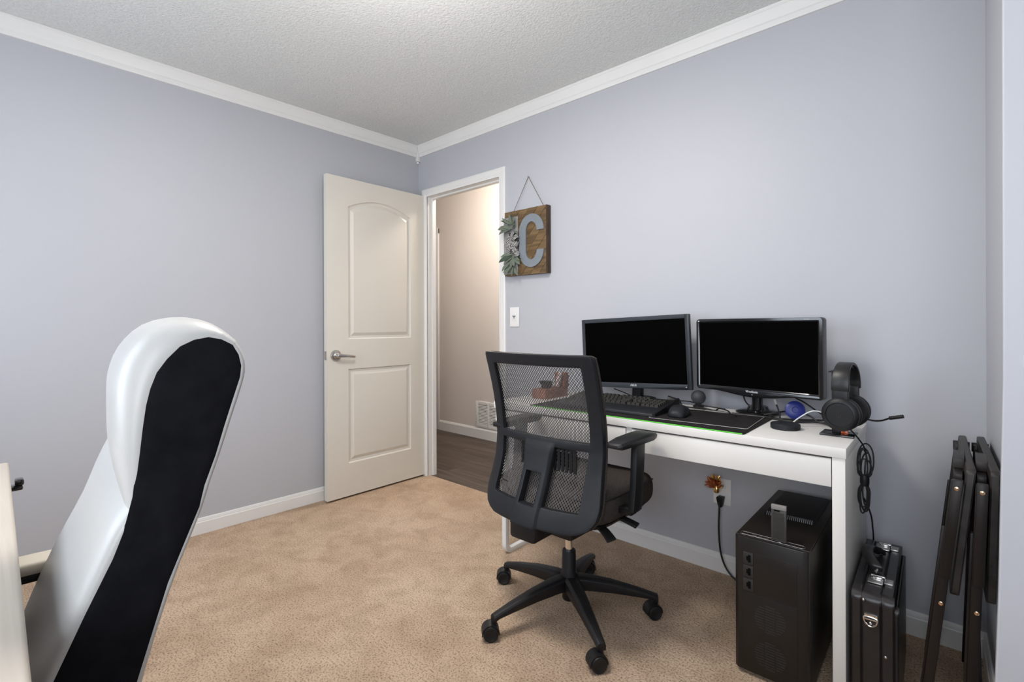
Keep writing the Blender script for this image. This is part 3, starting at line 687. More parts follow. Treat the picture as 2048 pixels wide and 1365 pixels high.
def frame_text(name, body, size, m_, parent, f, cx_, cz_, **k):
    X = (f(1, 0, 0) - f(0, 0, 0)); Z = (f(0, 1, 0) - f(0, 0, 0)); Nn = X.cross(Z)
    c = f(cx_, cz_, -0.0006); rt = root_of(parent); 
    M = ROOTM[rt.name] @ Matrix.Translation(c) @ Matrix((X, Z, Nn)).transposed().to_4x4()
    return text_part(name, body, size, m_, parent, M, **k)
frame_text('logo', '/\\SUS', 0.0125, M_label, m1, f, w_ * 0.497, 0.0125, sx=1.15, bold=0.0003)
nb = MB(); p0 = f(w_/2, 0.05, 0.062)
nb.hexa([(p0.x - 0.022, p0.y - 0.035, ZT + 0.016), (p0.x + 0.022, p0.y - 0.035, ZT + 0.016), (p0.x + 0.022, p0.y + 0.0, ZT + 0.016), (p0.x - 0.022, p0.y + 0.0, ZT + 0.016)], [(p0.x - 0.022, p0.y - 0.022, 0.93), (p0.x + 0.022, p0.y - 0.022, 0.93), (p0.x + 0.022, p0.y + 0.012, 0.93), (p0.x - 0.022, p0.y + 0.012, 0.93)])
part('neck', nb, M_black, m1, bevel=0.003)
part('base', MB().lathe([(0.085, 0), (0.087, 0.004), (0.080, 0.012), (0.040, 0.0165)], (p0.x, p0.y - 0.01, ZT), n=36), M_black, m1)
# right monitor, gloss black, rounded
fr2 = mon_frame((-0.876, 2.155), (-0.382, 2.070), 0.833, 1.134, 0.836, 1.139)
bl, x_, up_, n_, w_, h_ = fr2; f = mk(bl, x_, up_, n_)
mc = f(w_/2, 0, 0.05)
m2 = thing('monitor', 'glossy black monitor with rounded corners, right of two, beside the headset', 'monitor', (mc.x, mc.y, ZT), 0)
def ring_bezel(w_, h_, e, eb, r):
    out = rrect(w_, h_, r, 6); inn = [(min(max(u, e), w_ - e), min(max(v, eb), h_ - e)) for u, v in out]; return out, inn
out, inn = ring_bezel(w_, h_, 0.017, 0.020, 0.013)
# lower rail sags in a shallow curve towards the middle
def sag(u, v): return v - (0.016 * max(0, math.cos(PI * (u - w_ * 0.5) / (w_ * 0.62))) ** 1.2 if v < 0.001 else 0)
extra = []
out2 = []; inn2 = []
for (u, v), q in zip(out, inn):
    out2.append((u, v)); inn2.append(q)
nb_ = 12; ins_o = [(0.013 + (w_ - 0.026) * i / nb_, 0.0) for i in range(1, nb_)]; ins_i = [(min(max(u, 0.017), w_ - 0.017), 0.020) for u, _ in ins_o]
out2 += ins_o; inn2 += ins_i
out2 = [(u, sag(u, v)) for u, v in out2]
rg = [[f(u, v, 0.034) for u, v in out2], [f(u, v, 0.006) for u, v in out2], [f((u - w_/2) * 0.994 + w_/2, (v - h_/2) * 0.992 + h_/2, 0.001) for u, v in out2], [f(u * 0.35 + a * 0.65, v * 0.35 + b_ * 0.65, 0.0) for (u, v), (a, b_) in zip(out2, inn2)], [f(u, v, 0.004) for u, v in inn2], [f(u, v, 0.012) for u, v in inn2]]
part('bezel', MB().rings(rg, cap=False), M_gloss, m2, smooth=35)
part('screen', plate(MB(), f, 0.0165, w_ - 0.0165, 0.0195, h_ - 0.0165, 0.005, 0.012), M_screen, m2)
bk = [[f(u, v, 0.034) for u, v in out], [f((u - w_/2) * 0.9 + w_/2, (v - h_/2) * 0.85 + h_/2, 0.056) for u, v in out]]
part('back_shell', MB().rings(bk), M_gloss, m2, smooth=35)
frame_text('logo', 'ViewSonic', 0.0115, M_label, m2, f, w_ * 0.485, 0.0075, bold=0.0003)
frame_text('model_print', 'VX2250', 0.006, M_label, m2, f, w_ - 0.052, h_ - 0.0075)
part('emblem', plate(MB(), f, 0.010, 0.016, h_ - 0.012, h_ - 0.008, -0.0004, 0.001), M_label, m2)
part('power_light', MB().ball(f(w_ * 0.487, -0.004, 0.0005), 0.0018, 10, 6), M_label, m2)
p0 = f(w_/2, 0, 0.030)
part('neck', MB().lathe([(0.030, 0.014), (0.022, 0.02), (0.020, 0.05), (0.021, 0.10)], (p0.x, p0.y, ZT), n=24), M_gloss, m2)
part('base', MB().lathe([(0.082, 0), (0.084, 0.005), (0.077, 0.011), (0.042, 0.017), (0.036, 0.030)], (p0.x - 0.005, p0.y + 0.025, ZT), n=40), M_gloss, m2)
part('cable', MB().tube([f(w_ * 0.36, 0.02, 0.05), f(w_ * 0.37, -0.035, 0.055), f(w_ * 0.44, -0.062, 0.05), f(w_ * 0.53, -0.066, 0.075)], 0.003, 8), M_black, m2)

# ------------------------------------------------------------------ small things on the desk
pk = thing('charging_puck', 'round black charging puck on the white desk beside the mouse mat', 'charger', (-0.468, 1.918, ZT))
part('body', MB().lathe([(0.043, 0), (0.0465, 0.002), (0.0465, 0.016), (0.044, 0.0185), (0.038, 0.0185), (0.034, 0.0172), (0.002, 0.0172)], (-0.468, 1.918, ZT), n=40), M_blackm, pk)
part('cable', MB().tube([(-0.455, 1.955, 0.765), (-0.44, 1.985, 0.782), (-0.405, 2.01, 0.806), (-0.37, 2.025, 0.800), (-0.338, 2.05, 0.778), (-0.31, 2.07, 0.757)], 0.0021, 8), M_whitem, pk, label='white cable')
M_blue = mat('blue_plastic', (0.012, 0.022, 0.17), 0.4, var=(30, 0.2))
bb = thing('cable_reel', 'round blue plastic disc among the cables behind the charging puck', 'disc', (-0.485, 2.135, ZT))
part('body', MB().lathe([(0.030, -0.012), (0.034, -0.009), (0.034, 0.006), (0.028, 0.010), (0.012, 0.011), (0.010, 0.008)], (-0.485, 2.125, ZT + 0.035), (0.35, -1, 0.25), 28), M_blue, bb)
wc = thing('ball_speaker', 'small dark grey ball on the desk between the two monitors', 'ball', (-0.872, 2.165, ZT))
part('ball', MB().ball((-0.872, 2.165, ZT + 0.042), 0.031), mat('dark_grey_rubber', (0.035, 0.037, 0.043), 0.6, var=(40, 0.15)), wc, smooth=80)
part('foot', MB().lathe([(0.022, 0), (0.024, 0.003), (0.012, 0.013)], (-0.872, 2.165, ZT), n=24), M_black, wc)
hb = thing('usb_hub', 'small black box with cables standing behind the mouse', 'hub', (-0.93, 2.055, ZT + 0.004), 20)
part('body', MB().hexa([(-0.035, -0.02, 0), (0.03, -0.02, 0), (0.03, 0.02, 0), (-0.035, 0.02, 0)], [(-0.03, -0.005, 0.050), (0.022, -0.005, 0.034), (0.022, 0.016, 0.034), (-0.03, 0.016, 0.050)]), M_black, hb, bevel=0.004, local=True)
part('cable', MB().tube([(0.02, 0.0, 0.03), (0.06, 0.01, 0.028), (0.12, 0.02, 0.012), (0.20, 0.01, 0.004)], 0.0025, 8), M_black, hb, local=True)
def cable(label, pts, r, m_=M_black, name='cable'):
    return solo(name, MB().tube(pts, r, 8, 5), m_, label, 'cable', pts[0])
Z0 = ZT + 0.004
cable('black cable looping up over the back of the desk mat', [(-0.865, 2.10, 0.758), (-0.82, 2.09, 0.760), (-0.77, 2.08, 0.757), (-0.74, 2.05, 0.772), (-0.70, 2.03, 0.770), (-0.675, 2.00, 0.758), (-0.655, 1.985, 0.759)], 0.0028)
cable('black cable lying straight along the back of the desk behind the mats', [(-0.96, 2.115, Z0), (-0.86, 2.085, Z0 + 0.003), (-0.74, 2.066, Z0 + 0.003), (-0.62, 2.066, Z0 + 0.003), (-0.50, 2.085, Z0), (-0.40, 2.15, Z0), (-0.34, 2.17, Z0)], 0.003)
cable('grey ribbed cable lying along the back edge of the desk mat', [(-0.87, 2.040, Z0 + 0.003), (-0.80, 2.048, Z0 + 0.003), (-0.74, 2.047, Z0 + 0.004), (-0.69, 2.046, Z0 + 0.006)], 0.0032, mat('grey_cable_sleeve', (0.20, 0.20, 0.19), 0.6, var=(200, 0.3)))
cable('thin black cable hanging from the right monitor to the desk', [(-0.49, 2.15, 0.828), (-0.465, 2.16, 0.815), (-0.42, 2.16, 0.785), (-0.37, 2.13, 0.762), (-0.33, 2.12, Z0), (-0.30, 2.13, Z0)], 0.0028)
cable('black cable curving behind the blue disc', [(-0.60, 2.10, Z0), (-0.54, 2.115, 0.772), (-0.50, 2.155, 0.775), (-0.44, 2.12, 0.772), (-0.40, 2.10, Z0), (-0.345, 2.10, Z0)], 0.0034)
cable('black cable bunch lying behind the charging puck', [(-0.585, 2.085, Z0), (-0.53, 2.06, Z0), (-0.47, 2.05, Z0), (-0.40, 2.075, Z0 + 0.004), (-0.35, 2.055, Z0)], 0.0045)
cable('thin black cable hanging below the left monitor', [(-1.285, 2.15, 0.796), (-1.235, 2.155, 0.782), (-1.17, 2.15, 0.765), (-1.10, 2.13, Z0)], 0.0026)
uc = thing('usb_plug', 'silver tipped black plug dangling below the right monitor', 'plug', (-0.53, 2.10, 0.79), 0)
part('tip', MB().obox((-0.545, 2.095, 0.814), (0.008, 0.004, 0.020), Matrix.Rotation(R(-18), 3, 'Y')), M_steel, uc)
part('cable', MB().tube([(-0.542, 2.095, 0.804), (-0.536, 2.095, 0.788), (-0.530, 2.092, 0.768), (-0.525, 2.085, Z0), (-0.50, 2.07, Z0)], 0.003, 8), M_black, uc)
# reddish brown caddy seen through the chair mesh
M_terra = mat('terracotta_red_wood', (0.30, 0.115, 0.065), 0.6, var=(12, 0.2))
M_pink = mat('pinkish_white_petal', (0.62, 0.50, 0.48), 0.7, var=(40, 0.1))
cd = thing('desk_caddy', 'reddish brown wooden desk caddy seen through the chair mesh', 'caddy', (-1.545, 1.965, ZT), 0)
part('tray', MB().box(-1.590, -1.505, 1.885, 2.070, ZT, ZT + 0.046), M_terra, cd, bevel=0.003)
part('post', MB().box(-1.560, -1.500, 2.030, 2.070, ZT + 0.0465, ZT + 0.118), M_terra, cd, bevel=0.003)
part('blossom', MB().ball((-1.515, 2.005, ZT + 0.085), (0.014, 0.020, 0.022), 10, 6).ball((-1.51, 2.012, ZT + 0.112), (0.012, 0.014, 0.014), 10, 6).ball((-1.512, 1.990, ZT + 0.062), (0.012, 0.014, 0.014), 10, 6), M_pink, cd, label='pinkish white blossoms')
cup = solo('small_bowl', MB().lathe([(0.018, 0), (0.022, 0.003), (0.032, 0.030), (0.0345, 0.034), (0.031, 0.033), (0.020, 0.006), (0.001, 0.005)], (-1.546, 1.945, ZT + 0.0465), n=24), M_blackm, 'small dark bowl standing on the reddish brown caddy', 'bowl', (-1.546, 1.945, ZT + 0.0465))

# ------------------------------------------------------------------ headset and its stand
M_acr = mat('red_orange_acrylic', (0.75, 0.13, 0.03), 0.15, spec=0.5, coat=0.4)
hs = thing('headset_stand', 'black headset stand with an orange red insert at the desk corner', 'headset stand', (-0.312, 1.925, ZT), 1.3)
part('base', MB().box(-0.360, -0.266, 1.886, 1.972, ZT, ZT + 0.006), M_gloss, hs, bevel=0.001)
part('post', MB().box(-0.331, -0.306, 1.920, 1.930, ZT + 0.0062, 0.958), M_black, hs, bevel=0.002)
part('insert', MB().box(-0.3055, -0.286, 1.9215, 1.9285, ZT + 0.0062, ZT + 0.030), M_acr, hs, bevel=0.001, label='orange red glossy insert')
part('cradle', MB().rings([[Vector((-0.3185 + dx, 1.925 + dy, 0.958 + 0.006 - 10 * (dy * dy))) for dx in (0,)] * 1 + [Vector((-0.3185 + 0.02, 1.925 + dy, 0.964 - 6 * dy * dy)), Vector((-0.3185 + 0.02, 1.925 + dy, 0.958 - 6 * dy * dy)), Vector((-0.3185 - 0.02, 1.925 + dy, 0.958 - 6 * dy * dy))] for dy in (-0.022, -0.011, 0, 0.011, 0.022)]), M_black, hs)
AX = Vector((0.10, 0.995, 0)).normalized(); SD = Vector((AX.y, -AX.x, 0)); HC = Vector((-0.294, 1.945, 0.824))   # cup axis, sideways, centre between cups
hd = thing('headset', 'black gaming headset with boom microphone hanging on the stand', 'headset', (HC.x, HC.y, 0.78))
def hp(a, s, z): return HC + AX * a + SD * s + Vector((0, 0, z))
for sg in (-1, 1):
    cc = hp(sg * 0.062, 0, 0)
    cup_ = part('ear_cup', MB().lathe([(0.050, 0.0), (0.0525, 0.004), (0.0525, 0.014), (0.047, 0.020), (0.039, 0.022), (0.037, 0.019), (0.027, 0.0195), (0.001, 0.0195)], hp(sg * 0.056, 0, 0), AX * sg, 36), M_black, hd)
    part('ear_cushion', MB().lathe([(0.024, 0.0), (0.028, -0.004), (0.048, -0.006), (0.0535, 0.003), (0.0535, 0.010), (0.048, 0.0195), (0.024, 0.0195)], hp(sg * 0.036, 0, 0), AX * sg, 36), mat('black_leatherette', (0.014, 0.014, 0.015), 0.5, var=(60, 0.2)), cup_)
    if sg < 0:
        em = MB()
        base = hp(-0.0758, 0, 0)
        for dx, h in ((-0.006, 0.010), (0, 0.014), (0.006, 0.010)):
            em.tube([base + SD * (dx * 0.3) + Vector((0, 0, -0.010)), base + SD * (dx * 1.1) + Vector((0, 0, -0.001)), base + SD * (dx * 0.7) + Vector((0, 0, h - 0.004))], 0.0011, 5, 3)
        part('emblem', em, M_key, cup_)
    part('yoke', MB().rings([[hp(sg * aa, ss, zz) for aa, ss in ((0.050, -0.021), (0.068, -0.021), (0.068, 0.021), (0.050, 0.021))] for zz in (0.030, 0.082)]), M_black, hd, bevel=0.003)
bandp = []
for i in range(23):
    t = PI * i / 22; a_ = 0.066 * math.cos(PI - t); z_ = 0.075 + 0.085 * math.sin(t) ** 0.75
    bandp.append((a_, z_))
rgs = []
for i, (a_, z_) in enumerate(bandp):
    q0 = Vector(bandp[max(i-1, 0)]); q1 = Vector(bandp[min(i+1, 22)]); tt = (q1 - q0).normalized(); nn = Vector((-tt.y, tt.x)); hw = 0.020 + 0.005 * (abs(a_) / 0.066) ** 2
    rgs.append([hp(a_ + nn.x * d, s, z_ + nn.y * d) for s, d in ((-hw, -0.005), (hw, -0.005), (hw, 0.004), (-hw, 0.004))])
part('headband', MB().rings(rgs), mat('black_headband_leather', (0.013, 0.013, 0.013), 0.38, spec=0.4, var=(50, 0.15)), hd, bevel=0.002, smooth=50)
part('headband_pad', MB().rings([[hp(a_ * 0.87, s, z_ - 0.007 + d) for s, d in ((-0.014, -0.006), (0.014, -0.006), (0.014, 0.002), (-0.014, 0.002))] for a_, z_ in bandp[3:20]]), M_black, hd, smooth=50)
mic = part('microphone_boom', MB().tube([hp(0.050, 0.030, -0.020), hp(0.052, 0.060, -0.026), hp(0.050, 0.085, -0.022), hp(0.046, 0.108, -0.010)], 0.0028, 8), M_black, hd)
part('microphone', MB().cyl(hp(0.046, 0.106, -0.011), hp(0.040, 0.142, 0.000), 0.0058, n=14), M_black, mic)
# bundled headset cable hanging by the desk side
BX, BY = -0.246, 1.95
bn = thing('cable_bundle', 'bundled black headset cable hanging against the white desk side', 'cable', (BX, BY, 0.52))
bm_ = MB()
zc = 0.608
for wd, up, dn, ox in ((0.022, 0.120, 0.085, 0.004), (0.017, 0.105, 0.098, -0.002), (0.013, 0.090, 0.106, 0.006), (0.019, 0.070, 0.092, 0.0), (0.010, 0.100, 0.080, -0.004)):
    pts = []
    for i in range(20):
        t = 2 * PI * i / 20; sgn = math.sin(t)
        z = zc + (up if sgn > 0 else dn) * sgn
        xw = wd * math.cos(t) * (1.25 * abs(sgn) ** 0.5 + 0.22) * (1 if sgn > 0 else 0.72)
        pts.append((BX + xw + ox * (1 - 0.0) * sgn, BY + 0.25 * ox + 0.12 * xw, z))
    bm_.tube(pts, 0.0023, 7, 3, loop=True)
part('coil', bm_, M_black, bn)
part('lead', MB().tube([hp(-0.04, 0.020, -0.0475), hp(-0.03, 0.040, -0.075), hp(-0.0, 0.050, -0.11), hp(0.02, 0.05, -0.15), (BX + 0.002, BY, zc + 0.06), (BX, BY, zc + 0.01)], 0.0024, 8), M_black, bn)
part('tie', MB().lathe([(0.011, -0.016), (0.013, -0.006), (0.013, 0.008), (0.011, 0.018)], (BX, BY, zc), n=14), M_black, bn)
cable('thin black cord hanging from the desk side down behind the briefcase', [(-0.262, 2.06, 0.52), (-0.250, 2.062, 0.49), (-0.243, 2.07, 0.46), (-0.245, 2.12, 0.41), (-0.250, 2.185, 0.34), (-0.252, 2.195, 0.22)], 0.0026)
# ------------------------------------------------------------------ black mesh office chair at the desk
CX, CY = -1.143, 1.575
oc = thing('office_chair', 'black office chair with grey mesh back and charcoal seat at the white desk', 'office chair', (CX, CY, 0), 0)
BXC = -1.150
def interp(tab, z):
    if z <= tab[0][0]: return tab[0][1]
    for (a, b), (c, d) in zip(tab, tab[1:]):
        if z <= c:
            t = (z - a) / (c - a); t = t * t * (3 - 2 * t) if False else t
            return b + (d - b) * t
    return tab[-1][1]
YBT = [(0.37, 1.362), (0.42, 1.372), (0.47, 1.388), (0.54, 1.414), (0.61, 1.433), (0.68, 1.440), (0.74, 1.437), (0.82, 1.425), (0.89, 1.408), (0.95, 1.390), (1.01, 1.370)]
WT = [(0.412, 0.170), (0.420, 0.202), (0.433, 0.230), (0.458, 0.250), (0.495, 0.257), (0.54, 0.252), (0.6, 0.2475), (0.8, 0.2475), (0.98, 0.2475), (1.0, 0.2455), (1.01, 0.240)]
def ybk(x, z):
    bow = 0.030 + 0.030 * max(0, min(1, (0.75 - z) / 0.3))
    return interp(YBT, z) - bow * (1 - (x / 0.25) ** 2)
def frame_mesh():
    zs = [0.412, 0.420, 0.433, 0.448, 0.464, 0.480, 0.487, 0.505, 0.53, 0.56, 0.580, 0.588, 0.60, 0.63, 0.66, 0.678, 0.692, 0.706, 0.73, 0.76, 0.80, 0.84, 0.88, 0.92, 0.95, 0.968, 0.978, 0.99, 1.0, 1.01]
    def cols(z):
        Wd = interp(WT, z)
        rim = 0.046 if z > 0.7 else 0.046 + 0.020 * max(0, min(1, (0.70 - z) / 0.25))
        so = 0.060 + 0.022 * max(0, min(1, (0.70 - z) / 0.03)) * 0 + 0.010 * max(0, (z - 0.6) / 0.1 if z < 0.7 else 1)
        si = 0.034
        W1 = max(Wd - rim, 0.10)
        c = [-Wd, -W1, -so, -si, si, so, W1, Wd]
        full = []
        for a, b in zip(c, c[1:]):
            full += [a, (a * 2 + b) / 3, (a + 2 * b) / 3]
        return full + [c[-1]]
    def solid(z, k):           # k: column band 0..6
        if k in (0, 6): return True
        if z < 0.4835 or 0.680 < z < 0.704 or z > 0.972: return True
        if z > 0.704: return False
        if k in (1, 5): return False
        if k == 3: return z > 0.584
        return True
    vs = []; fs = []; nc = 22
    T = 0.020
    rows = [cols(z) for z in zs]
    for d in (0, T):
        for z, c in zip(zs, rows):
            for i, x in enumerate(c):
                yy = ybk(x, z) + d - (0.012 if (d == 0 and 7 <= i <= 14 and z < 0.69) else 0)
                vs.append((BXC + x, yy, z))
    n1 = len(zs) * nc
    cell = {}
    for r in range(len(zs) - 1):
        for i in range(nc - 1): cell[(r, i)] = solid((zs[r] + zs[r+1]) / 2, i // 3)
    for (r, i), s_ in cell.items():
        if not s_: continue
        a = r * nc + i; q = (a, a + 1, a + nc + 1, a + nc)
        fs.append(q); fs.append(tuple(v + n1 for v in reversed(q)))
        for (dr, di), (p0, p1) in {(-1, 0): (q[0], q[1]), (1, 0): (q[3], q[2]), (0, -1): (q[0], q[3]), (0, 1): (q[1], q[2])}.items():
            if not cell.get((r + dr, i + di), False): fs.append((p0, p1, p1 + n1, p0 + n1))
    return MB().add(vs, fs)
part('back_frame', frame_mesh(), M_blackm, oc, smooth=45, bevel=0.0025)
# net: zigzag threads on the front side of the frame
def net():
    m = MB(); zs0, zs1 = 0.468, 1.004
    pitch = 0.0054; vz = 0.0060; wd = 0.0019
    nx_ = int(0.47 / pitch); nz_ = int((zs1 - zs0) / vz)
    for i in range(nx_ + 1):
        x0 = -0.235 + i * pitch; vs = []
        for j in range(nz_ + 1):
            z = zs0 + j * vz; ph = 1 if (j + 0) % 2 == 0 else -1
            x = x0 + ph * (pitch * 0.25) * (1 if i % 2 == 0 else -1)
            if abs(x) > interp(WT, z) - 0.004: x = math.copysign(interp(WT, z) - 0.004, x)
            y = ybk(x, z) + 0.031
            vs += [(BXC + x - wd, y, z), (BXC + x + wd, y, z)]
        m.add(vs, [(2*j, 2*j+1, 2*j+3, 2*j+2) for j in range(nz_)])
    return m
part('back_mesh', net(), M_net, oc, smooth=0, weld=False, kind='stuff', label='grey see-through mesh')
rimp = []
for z in [0.432, 0.45, 0.48, 0.55, 0.65, 0.75, 0.85, 0.95, 0.99]: rimp.append((BXC + interp(WT, z) - 0.003, ybk(interp(WT, z), z) + 0.029, z))
top = [(BXC + x, ybk(x, 1.008) + 0.029, 1.006) for x in (0.235, 0.15, 0.05, -0.05, -0.15, -0.235)]
rimq = [(2 * BXC - p[0], p[1], p[2]) for p in reversed(rimp)]
part('mesh_edging', MB().tube(rimp + top + rimq, 0.0045, 6, 2), M_seat, oc)
part('pivot_knob', MB().ball((BXC - 0.249, ybk(-0.249, 0.70) + 0.012, 0.703), (0.008, 0.010, 0.010), 12, 8), M_black, oc)
# lumbar pad: a perforated plate between frame and mesh
lm = MB()
for k in range(9):
    z = 0.562 + k * 0.0135
    lm.box(BXC - 0.098, BXC + 0.142, 0, 0.004, z - 0.0044, z + 0.0044)
for k in range(16):
    x = BXC - 0.096 + k * 0.01575; lm.box(x - 0.0050, x + 0.0050, 0.0005, 0.0035, 0.560, 0.672)
lm.V = [Vector((v.x, v.y + ybk(v.x - BXC, 0.62) + 0.0225, v.z)) for v in lm.V]
part('lumbar_support', lm, M_black, oc, bevel=0)
# seat cushion
def seat_ring(z, s_, y_shift=0.0):
    r = []; hx, hy, cy = 0.250 * s_, 0.243 * s_, 1.640 + y_shift
    for i in range(40):
        a = 2 * PI * i / 40; c, s2 = math.cos(a), math.sin(a); ex = 0.42
        yy = hy * math.copysign(abs(s2) ** ex, s2)
        zz = z - (0.030 * max(0, (yy / 0.235 - 0.55) / 0.45) ** 2 if z > 0.44 else 0)
        r.append(Vector((BXC + hx * math.copysign(abs(c) ** ex, c), cy + yy, zz)))
    return r
sr = [seat_ring(0.418, 0.90), seat_ring(0.424, 0.965), seat_ring(0.450, 1.0), seat_ring(0.498, 1.005), seat_ring(0.523, 0.97), seat_ring(0.536, 0.90), seat_ring(0.538, 0.70), seat_ring(0.532, 0.35)]
part('seat', MB().rings(sr), M_seat, oc, smooth=70, sub=1)
part('seat_piping', MB().tube(seat_ring(0.512, 0.995), 0.003, 6, 0, loop=True), M_black, oc)
part('seat_pan', MB().rings([seat_ring(0.396, 0.70), seat_ring(0.400, 0.86), seat_ring(0.4175, 0.92)]), M_black, oc, smooth=50)
part('tilt_mechanism', MB().box(CX - 0.085, CX + 0.085, 1.47, 1.70, 0.325, 0.3955), M_black, oc, bevel=0.012)
part('back_bracket', MB().hexa([(-1.228, 1.325, 0.346), (-1.112, 1.325, 0.346), (-1.112, 1.46, 0.35), (-1.228, 1.46, 0.35)], [(-1.235, 1.335, 0.43), (-1.104, 1.335, 0.43), (-1.104, 1.46, 0.394), (-1.235, 1.46, 0.394)]), M_black, oc, bevel=0.012)
def paddle(p0, p1, p2, w0, w1):
    P = spline([Vector(p) for p in (p0, p1, p2)], 5); rg = []
    for i, p in enumerate(P):
        t = i / (len(P) - 1); w_ = w0 + (w1 - w0) * t; d = (P[min(i+1, len(P)-1)] - P[max(i-1, 0)]).normalized(); sd = d.cross(Vector((0, 0, 1))).normalized(); up = sd.cross(d)
        rg.append([p + sd * a * w_ + up * b * 0.0045 for a, b in ((-1, -1), (1, -1), (1, 1), (-1, 1))])
    return MB().rings(rg)
part('lever', paddle((-1.06, 1.50, 0.392), (-0.960, 1.50, 0.404), (-0.900, 1.49, 0.372), 0.013, 0.021), M_black, oc, bevel=0.002)
part('lever', paddle((-1.06, 1.60, 0.398), (-0.94, 1.60, 0.412), (-0.868, 1.61, 0.396), 0.013, 0.020), M_black, oc, bevel=0.002)
part('lever', paddle((-1.23, 1.60, 0.39), (-1.34, 1.60, 0.40), (-1.39, 1.60, 0.39), 0.012, 0.016), M_black, oc, bevel=0.002)
for sg in (1, -1):
    ax = BXC + 0.026 + sg * 0.272
    am = part('arm_post', MB().rings([[Vector((ax + sg * dx * 0.9 + ox, 1.570 + oy + sy, z)) for dx, sy in ((-0.013, -0.030), (0.013, -0.030), (0.016, 0), (0.013, 0.030), (-0.013, 0.030))] for z, ox, oy in ((0.468, 0, -0.01), (0.482, 0, -0.008), (0.55, 0, 0.005), (0.702, 0, 0.016))]).box(min(ax, ax - sg * 0.05), max(ax, ax - sg * 0.05), 1.535, 1.575, 0.455, 0.478), M_black, oc, bevel=0.003)
    pad = []
    for y, w_, h0, h1 in ((-0.128, 0.018, 0.004, 0.014), (-0.120, 0.031, 0.0, 0.020), (-0.06, 0.037, -0.001, 0.025), (0.03, 0.040, -0.001, 0.026), (0.085, 0.041, -0.001, 0.025), (0.118, 0.034, 0.001, 0.020), (0.130, 0.018, 0.005, 0.013)):
        pad.append([Vector((ax - sg * 0.006 + a * w_ - sg * 0.10 * 0 , 1.588 + y - 0.030, 0.703 + (h0 if b < 0 else h1 - 0.007 * (abs(a) > 0.8)))) for a, b in ((-0.9, -1), (0.9, -1), (1, 0.5), (0.8, 1), (-0.8, 1), (-1, 0.5))])
    part('armrest', MB().rings(pad), M_black, oc, smooth=60, bevel=0.002)
part('gas_cylinder', MB().cyl((CX, CY, 0.235), (CX, CY, 0.326), 0.014, n=24), M_chrome, oc)
part('column', MB().lathe([(0.024, 0.052), (0.027, 0.058), (0.027, 0.10), (0.034, 0.104), (0.034, 0.150), (0.028, 0.160), (0.0265, 0.238), (0.024, 0.242), (0.014, 0.242)], (CX, CY, 0), n=28), M_black, oc)
for i, a in enumerate((-180, -107.5, -36, 36, 108)):
    ca, sa = math.cos(R(a)), math.sin(R(a)); d = Vector((ca, sa, 0)); s_ = Vector((-sa, ca, 0)); c0 = Vector((CX, CY, 0))
    rg = []
    for r_, zt, zb, hw in ((0.020, 0.148, 0.098, 0.030), (0.07, 0.145, 0.098, 0.028), (0.16, 0.132, 0.092, 0.0235), (0.26, 0.108, 0.080, 0.019), (0.315, 0.092, 0.072, 0.0165), (0.335, 0.086, 0.062, 0.0155)):
        rg.append([c0 + d * r_ + s_ * hw * 0.95 + Vector((0, 0, zb)), c0 + d * r_ - s_ * hw * 0.95 + Vector((0, 0, zb)), c0 + d * r_ - s_ * hw + Vector((0, 0, zt - 0.008)), c0 + d * r_ - s_ * hw * 0.55 + Vector((0, 0, zt)), c0 + d * r_ + s_ * hw * 0.55 + Vector((0, 0, zt)), c0 + d * r_ + s_ * hw + Vector((0, 0, zt - 0.008))])
    part('base_leg', MB().rings(rg), M_black, oc, bevel=0.0015, smooth=35)
    pc = c0 + d * 0.328
    th = R((222, 230, 236, 236, 216)[i]); wd = Vector((math.cos(th), math.sin(th), 0)); wp = pc + wd * 0.014; axl = Vector((-wd.y, wd.x, 0))
    cs = part('caster', MB().cyl(pc + Vector((0, 0, 0.034)), pc + Vector((0, 0, 0.074)), 0.0085, n=12).rings([[wp + wd * (rr_ * math.cos(t)) + Vector((0, 0, 0.0275 + rr_ * math.sin(t))) + axl * q for rr_, t in [(0.0315, R(-12 + k * 20)) for k in range(11)] + [(0.0282, R(188 - k * 20)) for k in range(11)]] for q in (-0.0215, 0.0215)]), M_black, oc, smooth=40)
    for q in (-1, 1):
        part('wheel', MB().lathe([(0.016, 0.0), (0.0255, 0.001), (0.0272, 0.004), (0.0272, 0.013), (0.0255, 0.0165), (0.020, 0.018), (0.018, 0.0165), (0.002, 0.0165)], wp + axl * q * 0.0088 + Vector((0, 0, 0.0275)), axl * q, 24), M_black, cs)

# ------------------------------------------------------------------ PC tower
PO = Vector((-0.450, 1.672, 0.0)); PRZ = 1.6
pc_ = thing('computer_tower', 'black computer tower standing on the carpet under the white desk', 'computer', PO, PRZ)
PWD, PDP, PHT = 0.212, 0.560, 0.440
part('case', MB().box(-PWD/2, PWD/2, 0.028, PDP, 0.012, PHT - 0.006), M_pcblk, pc_, bevel=0.002, local=True)
fp = MB().rings([[Vector((x, y, z)) for x, y in ((-PWD/2, 0.0275), (-PWD/2, 0.008), (-PWD/2 + 0.010, 0.0), (PWD/2 - 0.022, 0.0), (PWD/2 - 0.006, 0.008), (PWD/2, 0.0275))] for z in (0.014, PHT - 0.004)])
part('front_panel', fp, M_pcblk, pc_, bevel=0.002, local=True, smooth=30)
for sx in (-1, 1):
    for sy in (0.05, PDP - 0.06): part('foot', MB().box(sx * 0.08 - 0.015, sx * 0.08 + 0.015, sy - 0.02, sy + 0.02, 0.0, 0.0118), M_black, pc_, local=True)
